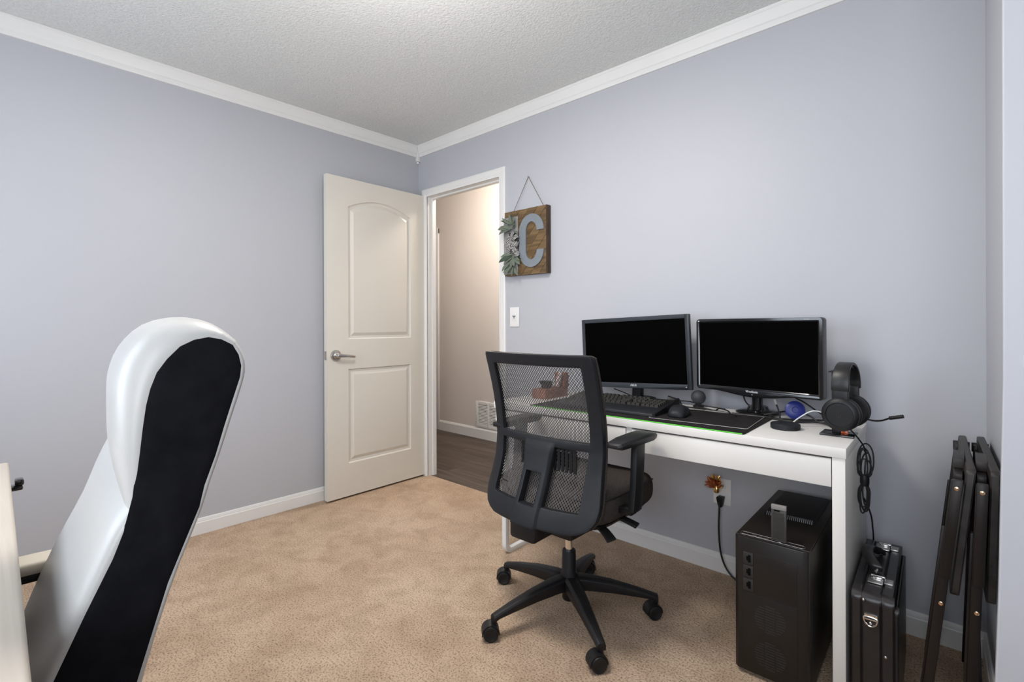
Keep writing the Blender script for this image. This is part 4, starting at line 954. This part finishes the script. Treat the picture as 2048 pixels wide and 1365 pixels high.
for k in range(3):
    z = 0.352 - k * 0.0415
    br = part('drive_bay', MB().box(-0.080, -0.050, -0.0016, 0.0002, z, z + 0.0385), mat('charcoal_bay_plastic', (0.020, 0.018, 0.017), 0.5) if k == 0 else bpy.data.materials['charcoal_bay_plastic'], pc_, bevel=0.0008, local=True)
    part('latch_hole', MB().box(-0.0655, -0.0575, -0.0022, -0.0014, z + 0.008, z + 0.031).box(-0.070, -0.0657, -0.0022, -0.0014, z + 0.013, z + 0.026), M_dark, br, local=True)
for z0 in (0.268, 0.020):
    part('front_cover', MB().box(-0.048, 0.072, -0.0014, 0.0002, 0.272, 0.392) if z0 > 0.2 else MB().box(-0.078, 0.072, -0.0012, 0.0002, 0.028, 0.262), M_pcblk, pc_, bevel=0.0006, local=True)
for zc in (0.198, 0.085):
    for k in range(11):
        dz = -0.040 + k * 0.008; hw = math.sqrt(max(0.0001, 0.044 ** 2 - dz * dz))
        for xa, xb in ((-hw, -0.017), (-0.014, 0.014), (0.017, hw)):
            if xb - xa > 0.004: part('vent_slot', MB().box(-0.003 + xa, -0.003 + xb, -0.0018, -0.0011, zc + dz - 0.0021, zc + dz + 0.0021), M_key if False else bpy.data.materials['charcoal_bay_plastic'], pc_, local=True)
tp = part('top_panel', MB().box(-PWD/2 + 0.002, PWD/2 - 0.002, 0.006, PDP - 0.004, PHT - 0.0055, PHT), M_pcblk, pc_, bevel=0.002, local=True)
part('fan_tray', MB().hexa([(-0.078, 0.235, PHT), (0.080, 0.235, PHT), (0.080, 0.53, PHT), (-0.078, 0.53, PHT)], [(-0.072, 0.250, PHT + 0.011), (0.074, 0.250, PHT + 0.011), (0.074, 0.52, PHT + 0.011), (-0.072, 0.52, PHT + 0.011)]), M_black, tp, bevel=0.001, local=True)
gm = MB()
for k in range(24): gm.box(-0.070 + k * 0.006, -0.0675 + k * 0.006, 0.2362, 0.2495, PHT + 0.0004, PHT + 0.0106)
gm.V = [Vector((v.x, v.y + (v.z - PHT) * 0.9 - 0.0025, v.z)) for v in gm.V]
part('grille', gm, mat('grey_grille_plastic', (0.16, 0.16, 0.16), 0.5), tp, local=True, smooth=0, kind='stuff')
pt = part('port_strip', MB().prism([(a * (PWD - 0.030) / 0.2 - (PWD - 0.030) / 2 - 0.002, b) for a, b in rrect(0.2, 0.022, 0.008)], lambda u, v, d: (u, 0.009 + v, PHT + d), 0.0002, 0.0018), M_gloss, pc_, local=True)
part('strip_rim', MB().tube([(a * (PWD - 0.030) / 0.2 - (PWD - 0.030) / 2 - 0.002, 0.009 + b, PHT + 0.0016) for a, b in rrect(0.2, 0.022, 0.008)], 0.0008, 6, 0, loop=True), M_steel, pt, local=True)
for x in (-0.050, -0.034, -0.016):
    part('usb_port', MB().box(x - 0.006, x + 0.006, 0.014, 0.0195, PHT + 0.0018, PHT + 0.0026), M_steel, pt, local=True)
part('power_button', MB().lathe([(0.007, 0), (0.007, 0.0018), (0.005, 0.0024)], (0.022, 0.020, PHT + 0.0018), n=18), M_steel, pt, local=True)
wa = thing('wifi_adapter', 'grey ribbed wireless adapter standing upright on the computer tower', 'adapter', (-0.431, 1.690, PHT + 0.003), 3)
M_adp = mat('dark_grey_adapter', (0.040, 0.038, 0.037), 0.45, var=(50, 0.1))
part('body', MB().box(-0.021, 0.021, -0.006, 0.006, 0.0, 0.097), M_adp, wa, bevel=0.002, local=True)
part('cap', MB().box(-0.021, 0.021, -0.006, 0.006, 0.0975, 0.112), mat('light_grey_adapter_cap', (0.23, 0.22, 0.21), 0.4), wa, bevel=0.0015, local=True)
for k in range(18): part('rib', MB().box(-0.0165, 0.015, -0.0072, -0.0058, 0.008 + k * 0.0046, 0.0108 + k * 0.0046), M_key, wa, local=True)
part('indicator', MB().box(-0.013, 0.004, -0.0074, -0.0058, 0.0935, 0.0968), M_dark, wa, local=True)

# golden leaf night light at the outlet and the tower's power cord
M_gold = mat('gold_leaf_metal', (0.72, 0.48, 0.20), 0.30, metal=1.0, var=(60, 0.3))
M_amber = mat('amber_glass', (0.30, 0.06, 0.02), 0.2, spec=0.5, var=(80, 0.6))
nl = thing('night_light', 'golden leaf shaped ornament plugged into the outlet under the desk', 'night light', (-0.815, YB - 0.05, 0.37), 0)
nc_ = Vector((-0.817, YB - 0.062, 0.398))
def gleaf(ang, L, w_, lean, mt, name='leaf'):
    d = Vector((math.sin(ang), -lean, math.cos(ang))).normalized(); sd = d.cross(Vector((0, -1, 0.2))).normalized(); nn = sd.cross(d)
    m = MB(); vs = []; fs = []
    pr = [(0, 0.1), (0.2, 0.7), (0.45, 1), (0.7, 0.8), (0.88, 0.4), (1, 0.02)]
    for t, q in pr:
        p = nc_ + d * L * t + nn * 0.010 * math.sin(t * 3)
        vs += [p - sd * w_ * q, p - nn * 0.003, p + sd * w_ * q]
    for i in range(len(pr) - 1): a = 3 * i; fs += [(a, a+3, a+4, a+1), (a+1, a+4, a+5, a+2)]
    m.add(vs, fs)
    lf = part(name, m, mt, nl, smooth=60)
    v = MB().tube([nc_ + d * L * t + nn * (0.010 * math.sin(t * 3) + 0.0012) for t in (0, 0.35, 0.7, 1.0)], 0.0012, 5)
    part('vein', v, M_gold, lf)
for a, L, w_, ln, mt in ((-60, 0.055, 0.011, 0.6, M_amber), (-35, 0.060, 0.014, 0.4, M_amber), (-8, 0.062, 0.018, 0.25, M_gold), (18, 0.058, 0.018, 0.15, M_gold), (42, 0.050, 0.014, 0.5, M_amber), (62, 0.044, 0.011, 0.5, M_amber), (-85, 0.052, 0.009, 0.5, M_amber), (0, 0.040, 0.014, 0.9, M_amber)):
    gleaf(R(a), L, w_, ln, mt)
part('socket_base', MB().lathe([(0.010, -0.026), (0.013, -0.020), (0.011, -0.004), (0.006, 0.004)], nc_, n=14).cyl(nc_ + Vector((0, 0, -0.014)), (nc_.x, YB - 0.0085, nc_.z - 0.014), 0.009, n=12), M_gold, nl)
cable('black power cord from the outlet curving down behind the computer tower', [(-0.812, YB - 0.040, 0.330), (-0.812, YB - 0.045, 0.28), (-0.812, YB - 0.05, 0.20), (-0.80, YB - 0.055, 0.10), (-0.765, YB - 0.06, 0.035), (-0.70, YB - 0.07, 0.006), (-0.60, YB - 0.08, 0.006)], 0.0042, M_black, 'power_cord')
part('plug', MB().rings([[Vector((-0.812 + a * w_, YB - 0.0085 - 0.020 + b * dd, z)) for a, b in ((-1, -1), (1, -1), (1, 1), (-1, 1))] for z, w_, dd in ((0.300, 0.007, 0.008), (0.312, 0.010, 0.012), (0.346, 0.014, 0.0195))]), M_black, bpy.data.objects['power_cord'], bevel=0.003)

# ------------------------------------------------------------------ briefcase between desk and trays
BO = Vector((-0.198, 1.702, 0)); BRZ = 2.2
bc = thing('briefcase', 'black leather briefcase standing on edge between the desk and the folded trays', 'briefcase', BO, BRZ)
BW, BL, BH_ = 0.098, 0.46, 0.358
def slab_rr(x0, x1, L, h, r, z0=0.0, bulge=0.0):
    P = rrect(L, h, r, 6); rg = []
    for x, ins in ((x0, 0.004), (x0 + 0.004, 0.0), (x1 - 0.004, 0.0), (x1, 0.004)):
        rg.append([Vector((x, min(max(u, ins), L - ins), z0 + min(max(v, ins), h - ins))) for u, v in P])
    return MB().rings(rg)
part('shell', slab_rr(-BW/2, -BW/2 + 0.024, BL, BH_, 0.030), M_case, bc, local=True, smooth=40)
part('shell', slab_rr(-BW/2 + 0.0245, BW/2 - 0.0295, BL - 0.002, BH_ - 0.001, 0.030), M_case, bc, local=True, smooth=40)
part('shell', slab_rr(BW/2 - 0.029, BW/2, BL, BH_, 0.030), M_case, bc, local=True, smooth=40)
part('corner_band', slab_rr(BW/2 + 0.0002, BW/2 + 0.010, BL - 0.03, BH_ - 0.03, 0.025, 0.01), M_case, bc, local=True, smooth=40)
for y in (0.075, 0.355):
    lk = part('lock', MB().box(-0.017, 0.019, y, y + 0.050, BH_ + 0.0002, BH_ + 0.004), M_steel, bc, bevel=0.001, local=True)
    part('hasp', MB().box(-0.006, 0.016, y + 0.030, y + 0.041, BH_ + 0.0042, BH_ + 0.009).cyl((-0.012, y + 0.044, BH_ + 0.007), (0.022, y + 0.044, BH_ + 0.007), 0.003, n=10), M_chrome, lk, bevel=0.0006, local=True)
    part('catch', MB().box(0.021, 0.040, y + 0.012, y + 0.046, BH_ + 0.0002, BH_ + 0.0055).box(0.0402, 0.0415, y + 0.012, y + 0.046, BH_ - 0.018, BH_ + 0.005) if False else MB().box(0.021, 0.042, y + 0.012, y + 0.046, BH_ + 0.0002, BH_ + 0.0055), M_steel, bc, bevel=0.001, local=True)
hn = part('handle', MB().rings([[Vector((xx + dx * 0.0145, yy + ddy, zz + dz * 0.009)) for dx, dz, ddy in ((-1, -1, 0), (1, -1, 0), (1, 1, 0), (-1, 1, 0))] for xx, yy, zz in ((0.0, 0.165, BH_ + 0.010), (-0.012, 0.178, BH_ + 0.022), (-0.026, 0.20, BH_ + 0.032), (-0.030, 0.235, BH_ + 0.035), (-0.026, 0.27, BH_ + 0.032), (-0.012, 0.292, BH_ + 0.022), (0.0, 0.305, BH_ + 0.010))]), M_case, bc, bevel=0.004, local=True, smooth=50)
for y in (0.155, 0.312): part('handle_mount', MB().ball((0.0, y, BH_ + 0.006), (0.007, 0.016, 0.008), 12, 8), M_chrome, hn, local=True)
rg_ = part('d_ring', MB().tube([(0.0 + 0.016 * math.cos(a) - 0.004, -0.0035, 0.292 + (0.022 * math.sin(a) if math.sin(a) < 0 else 0.004 * math.sin(a))) for a in [2 * PI * i / 16 for i in range(16)]], 0.0022, 8, 2, loop=True), M_chrome, bc, local=True)
part('ring_clip', MB().box(-0.020, 0.012, -0.003, 0.0, 0.286, 0.290).box(-0.018, 0.012, -0.005, 0.0, 0.294, 0.304), M_chrome, rg_, bevel=0.0006, local=True)
part('stud', MB().ball((-0.004, -0.001, 0.278), (0.004, 0.003, 0.004), 10, 6), M_chrome, bc, local=True)
for x, z in ((0.030, 0.196), (0.008, 0.095), (-0.020, 0.338)): part('stud', MB().ball((x, -0.0005, z), (0.0042, 0.003, 0.0042), 12, 6), M_steel, bc, local=True)

# ------------------------------------------------------------------ two folded tray tables leaning in the alcove
def tray_table(label, xtop, xbot_board, xleg_top, xleg_floor, ynear, yfar, ztop):
    """folded wooden tray: board edge on, two leg pairs with rails, brass screws"""
    t = thing('folding_tray_table', label, 'tray table', ((xleg_floor), (ynear + yfar) / 2, 0), 0, None)
    sk = -0.041 * 0 - 0.020                       # board runs slightly out of square with the room
    def X(z): return xbot_board + (xtop - xbot_board) * (z - (ztop - 0.325)) / 0.325
    th = 0.0175; z0, z1 = ztop - 0.322, ztop
    P = rrect(yfar - ynear, z1 - z0, 0.014, 4); rg = []
    for d, ins in ((-th/2, 0.003), (-th/2 + 0.003, 0), (th/2 - 0.003, 0), (th/2, 0.003)):
        rg.append([Vector((X(z0 + v) + d + sk * (u / (yfar - ynear)) , ynear + min(max(u, ins), (yfar - ynear) - ins), z0 + min(max(v, ins), (z1 - z0) - ins))) for u, v in P])
    part('board', MB().rings(rg), M_trayw, t, smooth=35)
    def leg(y0, y1, z0_, z1_, dx, w_):
        def LX(z): return xleg_floor + (xleg_top - xleg_floor) * z / 0.735
        return MB().hexa([(LX(z0_) + dx - w_, y0, z0_), (LX(z0_) + dx + w_, y0, z0_), (LX(z0_) + dx + w_, y1, z0_), (LX(z0_) + dx - w_, y1, z0_)], [(LX(z1_) + dx - w_, y0, z1_), (LX(z1_) + dx + w_, y0, z1_), (LX(z1_) + dx + w_, y1, z1_), (LX(z1_) + dx - w_, y1, z1_)]), LX
    for yy, sg in ((ynear - 0.030, 1), (yfar - 0.02, -1)):
        a, LX = leg(yy, yy + 0.016, 0.485, 0.732, 0, 0.0105) if sg > 0 else leg(yy - 0.012, yy + 0.004, 0.40, 0.733, -0.006, 0.008)
        lg = part('upper_leg', a, M_tray, t, bevel=0.002)
        part('screw', MB().lathe([(0.0052, 0), (0.0048, 0.0022), (0.0022, 0.0032)], (LX(0.712), yy, 0.712), (0, -1, 0), 14), M_brass, lg)
        b, LX = leg(yy + 0.0165, yy + 0.034, 0.0, 0.726, -0.002, 0.0105)
        lg = part('leg', b, M_tray, t, bevel=0.002)
        part('screw', MB().lathe([(0.0052, 0), (0.0048, 0.0022), (0.0022, 0.0032)], (LX(0.415), yy + 0.0165, 0.415), (0, -1, 0), 14), M_brass, lg)
        c, _ = leg(yy + 0.036, yy + 0.052, 0.02, 0.60, -0.014, 0.004)
        part('brace_leg', c, M_tray, t, bevel=0.0015)
    xt = xleg_top
    part('top_rail', MB().box(xt - 0.012, xt + 0.011, ynear + 0.095, ynear + 0.215, 0.735, 0.760), M_trayw, t, bevel=0.002)
    part('rail_block', MB().box(xt - 0.010, xt + 0.008, ynear + 0.03, ynear + 0.11, 0.705, 0.7345), M_tray, t, bevel=0.001)
    part('cross_rail', MB().box(xt - 0.010, xt + 0.004, ynear + 0.23, yfar - 0.03, 0.690, 0.720), M_tray, t, bevel=0.001)
    part('far_top_bar', MB().box(xt - 0.018, xt + 0.022, yfar + 0.0045, yfar + 0.017, 0.706, 0.734), M_tray, t, bevel=0.001)
    part('lower_rail', MB().box(xleg_floor + 0.012, xleg_floor + 0.026, ynear + 0.0, yfar - 0.0, 0.17, 0.195), M_tray, t, bevel=0.001)
    return t
tray_table('folded dark brown tray table leaning beside the briefcase, the left of the two', 0.0065, -0.026, -0.018, -0.094, 1.655, 2.15, 0.757)
tray_table('folded dark brown tray table against the alcove wall, the right of the two', 0.049, 0.040, 0.026, 0.000, 1.655, 2.15, 0.760)

# ------------------------------------------------------------------ near left: white washed desk and white high-back chair
nd = thing('writing_desk', 'white washed wooden desk top at the left edge of the frame', 'desk', (-1.35, -0.28, 0), 0)
tb = MB().hexa([(-1.955, -0.72, 0.712), (0.55, -0.76, 0.712), (0.55, 0.012, 0.712), (-1.955, 0.080, 0.712)], [(-1.955, -0.72, 0.740), (0.55, -0.76, 0.740), (0.55, 0.012, 0.740), (-1.955, 0.080, 0.740)])
part('desk_top', tb, M_oak, nd, bevel=0.006, seg=3)
for x, y in ((-1.91, -0.66), (-1.91, 0.02), (0.50, -0.70), (0.50, -0.05)): part('leg', MB().box(x - 0.025, x + 0.025, y - 0.025, y + 0.025, 0, 0.7118), M_oak, nd, bevel=0.003)
part('apron', MB().box(-1.88, 0.47, -0.60, -0.58, 0.62, 0.7118), M_oak, nd)
hk = thing('desk_hook', 'small glossy black clamp sticking out from the far end of the white washed desk', 'clamp', (-1.80, 0.10, 0.69), 0)
part('arm', MB().box(-1.800, -1.765, 0.02, 0.098, 0.700, 0.7115).box(-1.798, -1.767, 0.083, 0.100, 0.7115, 0.727), M_gloss, hk, bevel=0.004)

# white chair: a side profile lofted across its width
WCA = R(5); WQ = Vector((-0.90, 0.168, 0)); WS = Vector((math.cos(WCA), -math.sin(WCA), 0)); WBK = Vector((math.sin(WCA), math.cos(WCA), 0))
WW = 0.46
wcx = WQ - WS * (WW / 2)
ch = thing('white_chair', 'white leather high-back chair with black fabric sides, tucked under the white washed desk', 'office chair', (wcx.x, wcx.y - 0.25, 0), 0)
FRONT = [(-0.135, 0.50), (-0.118, 0.56), (-0.09, 0.638), (-0.058, 0.714), (-0.028, 0.781), (-0.011, 0.829), (-0.003, 0.865), (0.003, 0.924), (0.007, 0.965), (0.011, 0.998), (0.016, 1.022), (0.024, 1.046), (0.037, 1.066), (0.054, 1.085), (0.073, 1.095), (0.093, 1.099)]
BACK = [(0.112, 1.095), (0.129, 1.085), (0.138, 1.068), (0.142, 1.049), (0.140, 1.030), (0.128, 0.991), (0.116, 0.951), (0.104, 0.908), (0.088, 0.862), (0.081, 0.830), (0.059, 0.775), (0.039, 0.724), (0.001, 0.593), (-0.018, 0.50)]
PROF = FRONT + BACK; NF = len(FRONT)
def pnorm(i):
    a = Vector(PROF[max(i-1, 0)]); b = Vector(PROF[min(i+1, len(PROF)-1)]); t = (b - a).normalized(); return Vector((-t.y, t.x))
def wpt(s, t, z): return WQ + WS * s + WBK * t + Vector((0, 0, z))
def taper(i):
    z = PROF[i][1]; f = lambda a, b: max(0.0, min(1.0, (z - a) / (b - a)))
    return 1.0 - 0.23 * f(0.74, 0.90) - 0.29 * f(0.90, 1.07)
def loft(i0, i1, offs, front_extra=None, inner=0.0):
    """strip of the profile i0..i1 swept over the width; offs: list of (s, outward offset)"""
    rg = []
    for s_in, o in offs:
        row = []
        for i in range(i0, i1 + 1):
            p = Vector(PROF[i]); n = pnorm(i); s = s_in * taper(i)
            o_ = o * (1 - 0.45 * max(0.0, min(1.0, (i - (NF - 2)) / 3.0)))
            q = p + n * (o_ + (front_extra(i, s) if front_extra else 0))
            dz = {HI - 1: 0.5, HI: 1.0, HI + 1: 0.5}.get(i, 0.0) * ((-s_in / WW) * 0.055 - 0.022)
            row.append(wpt(s, q.x, q.y + dz))
        rg.append(row)
    return rg
OFFS = [(-0.0015, -0.004), (-0.001, 0.003), (-0.004, 0.0085), (-0.012, 0.013), (-0.028, 0.016), (-0.06, 0.018), (-WW/2, 0.020), (-WW + 0.06, 0.018), (-WW + 0.028, 0.016), (-WW + 0.012, 0.013), (-WW + 0.004, 0.0085), (-WW + 0.001, 0.003), (-WW + 0.0015, -0.004)]
HI = 6      # headrest starts here on the front
def sheet(rows):
    m = MB(); return m.rings(rows, closed=False, cap=False)
def hr_extra(i, s):
    k = i - HI
    e = 0.0
    e = 0.013 * math.sin(min(1.0, k / 2.0) * PI / 2) * min(1, max(0, -s / 0.03)) * min(1, max(0, (WW * 0.62 + s) / 0.05)) * max(0.0, min(1.0, (NF + 1 - i) / 4.0)) * (1.0 + 1.1 * max(0.0, min(1.0, (i - NF + 8) / 4.0))) - (0.009 if k == 0 else 0)
    return e
part('backrest_cushion', sheet(loft(0, HI, OFFS, lambda i, s: -0.009 if i == HI else (0.002 if i == HI - 1 else 0))), M_leather, ch, smooth=80, sub=1)
part('headrest', sheet(loft(HI, NF + 1, OFFS, hr_extra)), M_leather, ch, smooth=80, sub=1)
OB = OFFS
part('back_cover', sheet(loft(NF, len(PROF) - 1, OB)), M_leather, ch, smooth=80, sub=1)
for s_, sg in ((-0.0005, 1), (-WW + 0.0005, -1)):
    vs = [wpt(s_, *p) for p in PROF]
    cen = []
    tp_ = (lambda i: taper(i) if sg < 0 else 1.0)
    rg = [[wpt(s_ * tp_(i) - sg * 0.002, *(Vector(p) + pnorm(i) * 0.001)) for i, p in enumerate(PROF)], [wpt(s_ * tp_(i) + sg * 0.0015, *(Vector(p) - pnorm(i) * 0.004)) for i, p in enumerate(PROF)], [wpt(s_ * tp_(i) + sg * 0.003, *(Vector(p) - pnorm(i) * 0.015)) for i, p in enumerate(PROF)]]
    part('side_panel', MB().rings(rg), M_fabricb, ch, smooth=50, label='black fabric side panel')
sseat = MB().rings([[wpt(-WW/2 + sx * 0.235 * q, -0.26 + ty * 0.225 * q, z) for sx, ty in ((-1, -0.9), (-0.9, -1), (0.9, -1), (1, -0.9), (1, 0.9), (0.9, 1), (-0.9, 1), (-1, 0.9))] for z, q in ((0.41, 0.92), (0.425, 1.0), (0.49, 1.0), (0.505, 0.95), (0.507, 0.6))])
part('seat', sseat, M_leather, ch, smooth=60, bevel=0.004)
M_stitch = mat('beige_thread', (0.46, 0.43, 0.39), 0.8)
M_arm = mat('cream_armrest_plastic', (0.62, 0.57, 0.48), 0.5)
for s_, te in ((0.055, -0.112), (-WW - 0.035, -0.05)):
    ins = -1 if s_ > 0 else 1
    def strip(t0, t1, z0, z1, hw): return MB().hexa([wpt(s_ - hw, t0, z0), wpt(s_ + hw, t0, z0), wpt(s_ + hw, t1, z0), wpt(s_ - hw, t1, z0)], [wpt(s_ - hw, t0, z1), wpt(s_ + hw, t0, z1), wpt(s_ + hw, t1, z1), wpt(s_ - hw, t1, z1)])
    part('armrest', strip(te - 0.27, te, 0.619, 0.645, 0.030), M_arm, ch, bevel=0.007, seg=3)
    part('arm_support', strip(te - 0.25, te - 0.01, 0.602, 0.6185, 0.022), M_black, ch, bevel=0.003)
    part('arm_post', strip(te - 0.20, te - 0.13, 0.435, 0.6015, 0.014), M_black, ch, bevel=0.003)
    part('arm_bracket', MB().hexa([wpt(s_, te - 0.20, 0.415), wpt(s_ + ins * 0.08, te - 0.20, 0.415), wpt(s_ + ins * 0.08, te - 0.13, 0.415), wpt(s_, te - 0.13, 0.415)], [wpt(s_, te - 0.20, 0.4345), wpt(s_ + ins * 0.08, te - 0.20, 0.4345), wpt(s_ + ins * 0.08, te - 0.13, 0.4345), wpt(s_, te - 0.13, 0.4345)]), M_black, ch)
bcn = wpt(-WW/2, -0.25, 0)
part('column', MB().cyl((bcn.x, bcn.y, 0.08), (bcn.x, bcn.y, 0.41), 0.025, n=20), M_chrome, ch)
for i in range(5):
    a = R(20 + 72 * i); d = Vector((math.cos(a), math.sin(a), 0)); s_ = Vector((-d.y, d.x, 0))
    part('base_leg', MB().rings([[bcn + d * r_ + s_ * hw * a_ + Vector((0, 0, z)) for a_, z in ((-1, zb), (1, zb), (1, zt), (-1, zt))] for r_, zt, zb, hw in ((0.015, 0.13, 0.085, 0.024), (0.30, 0.085, 0.06, 0.014))]), M_chrome, ch, bevel=0.003)
    part('caster', MB().lathe([(0.012, -0.018), (0.026, -0.016), (0.027, 0), (0.026, 0.016), (0.012, 0.018)], bcn + d * 0.29 + Vector((0, 0, 0.028)), s_, 20).cyl(bcn + d * 0.29 + Vector((0, 0, 0.05)), bcn + d * 0.29 + Vector((0, 0, 0.066)), 0.008, n=10), M_black, ch)

# small catch on the wall end at the right edge
dc = thing('wall_catch', 'small white metal catch on the wall end at the right edge of the frame', 'catch', (0.094, 1.44, 1.04))
part('plate', MB().box(0.0835, 0.110, 1.4370, 1.4398, 1.026, 1.050), M_whitem, dc, bevel=0.001)
part('tongue', MB().hexa([(0.086, 1.430, 1.030), (0.105, 1.4368, 1.030), (0.105, 1.437, 1.030), (0.086, 1.437, 1.030)], [(0.086, 1.432, 1.036), (0.105, 1.4368, 1.038), (0.105, 1.437, 1.038), (0.086, 1.437, 1.036)]), M_steel, dc)
# ceiling lamp fixture just out of frame
cl = thing('ceiling_light', 'round white flush ceiling light in the middle of the room', 'ceiling light', (-1.28, 0.86, ZC))
part('canopy', MB().lathe([(0.16, 0), (0.165, 0.012), (0.15, 0.03), (0.02, 0.034)], (-1.28, 0.86, ZC - 0.0005), (0, 0, -1), 36), M_whitem, cl)
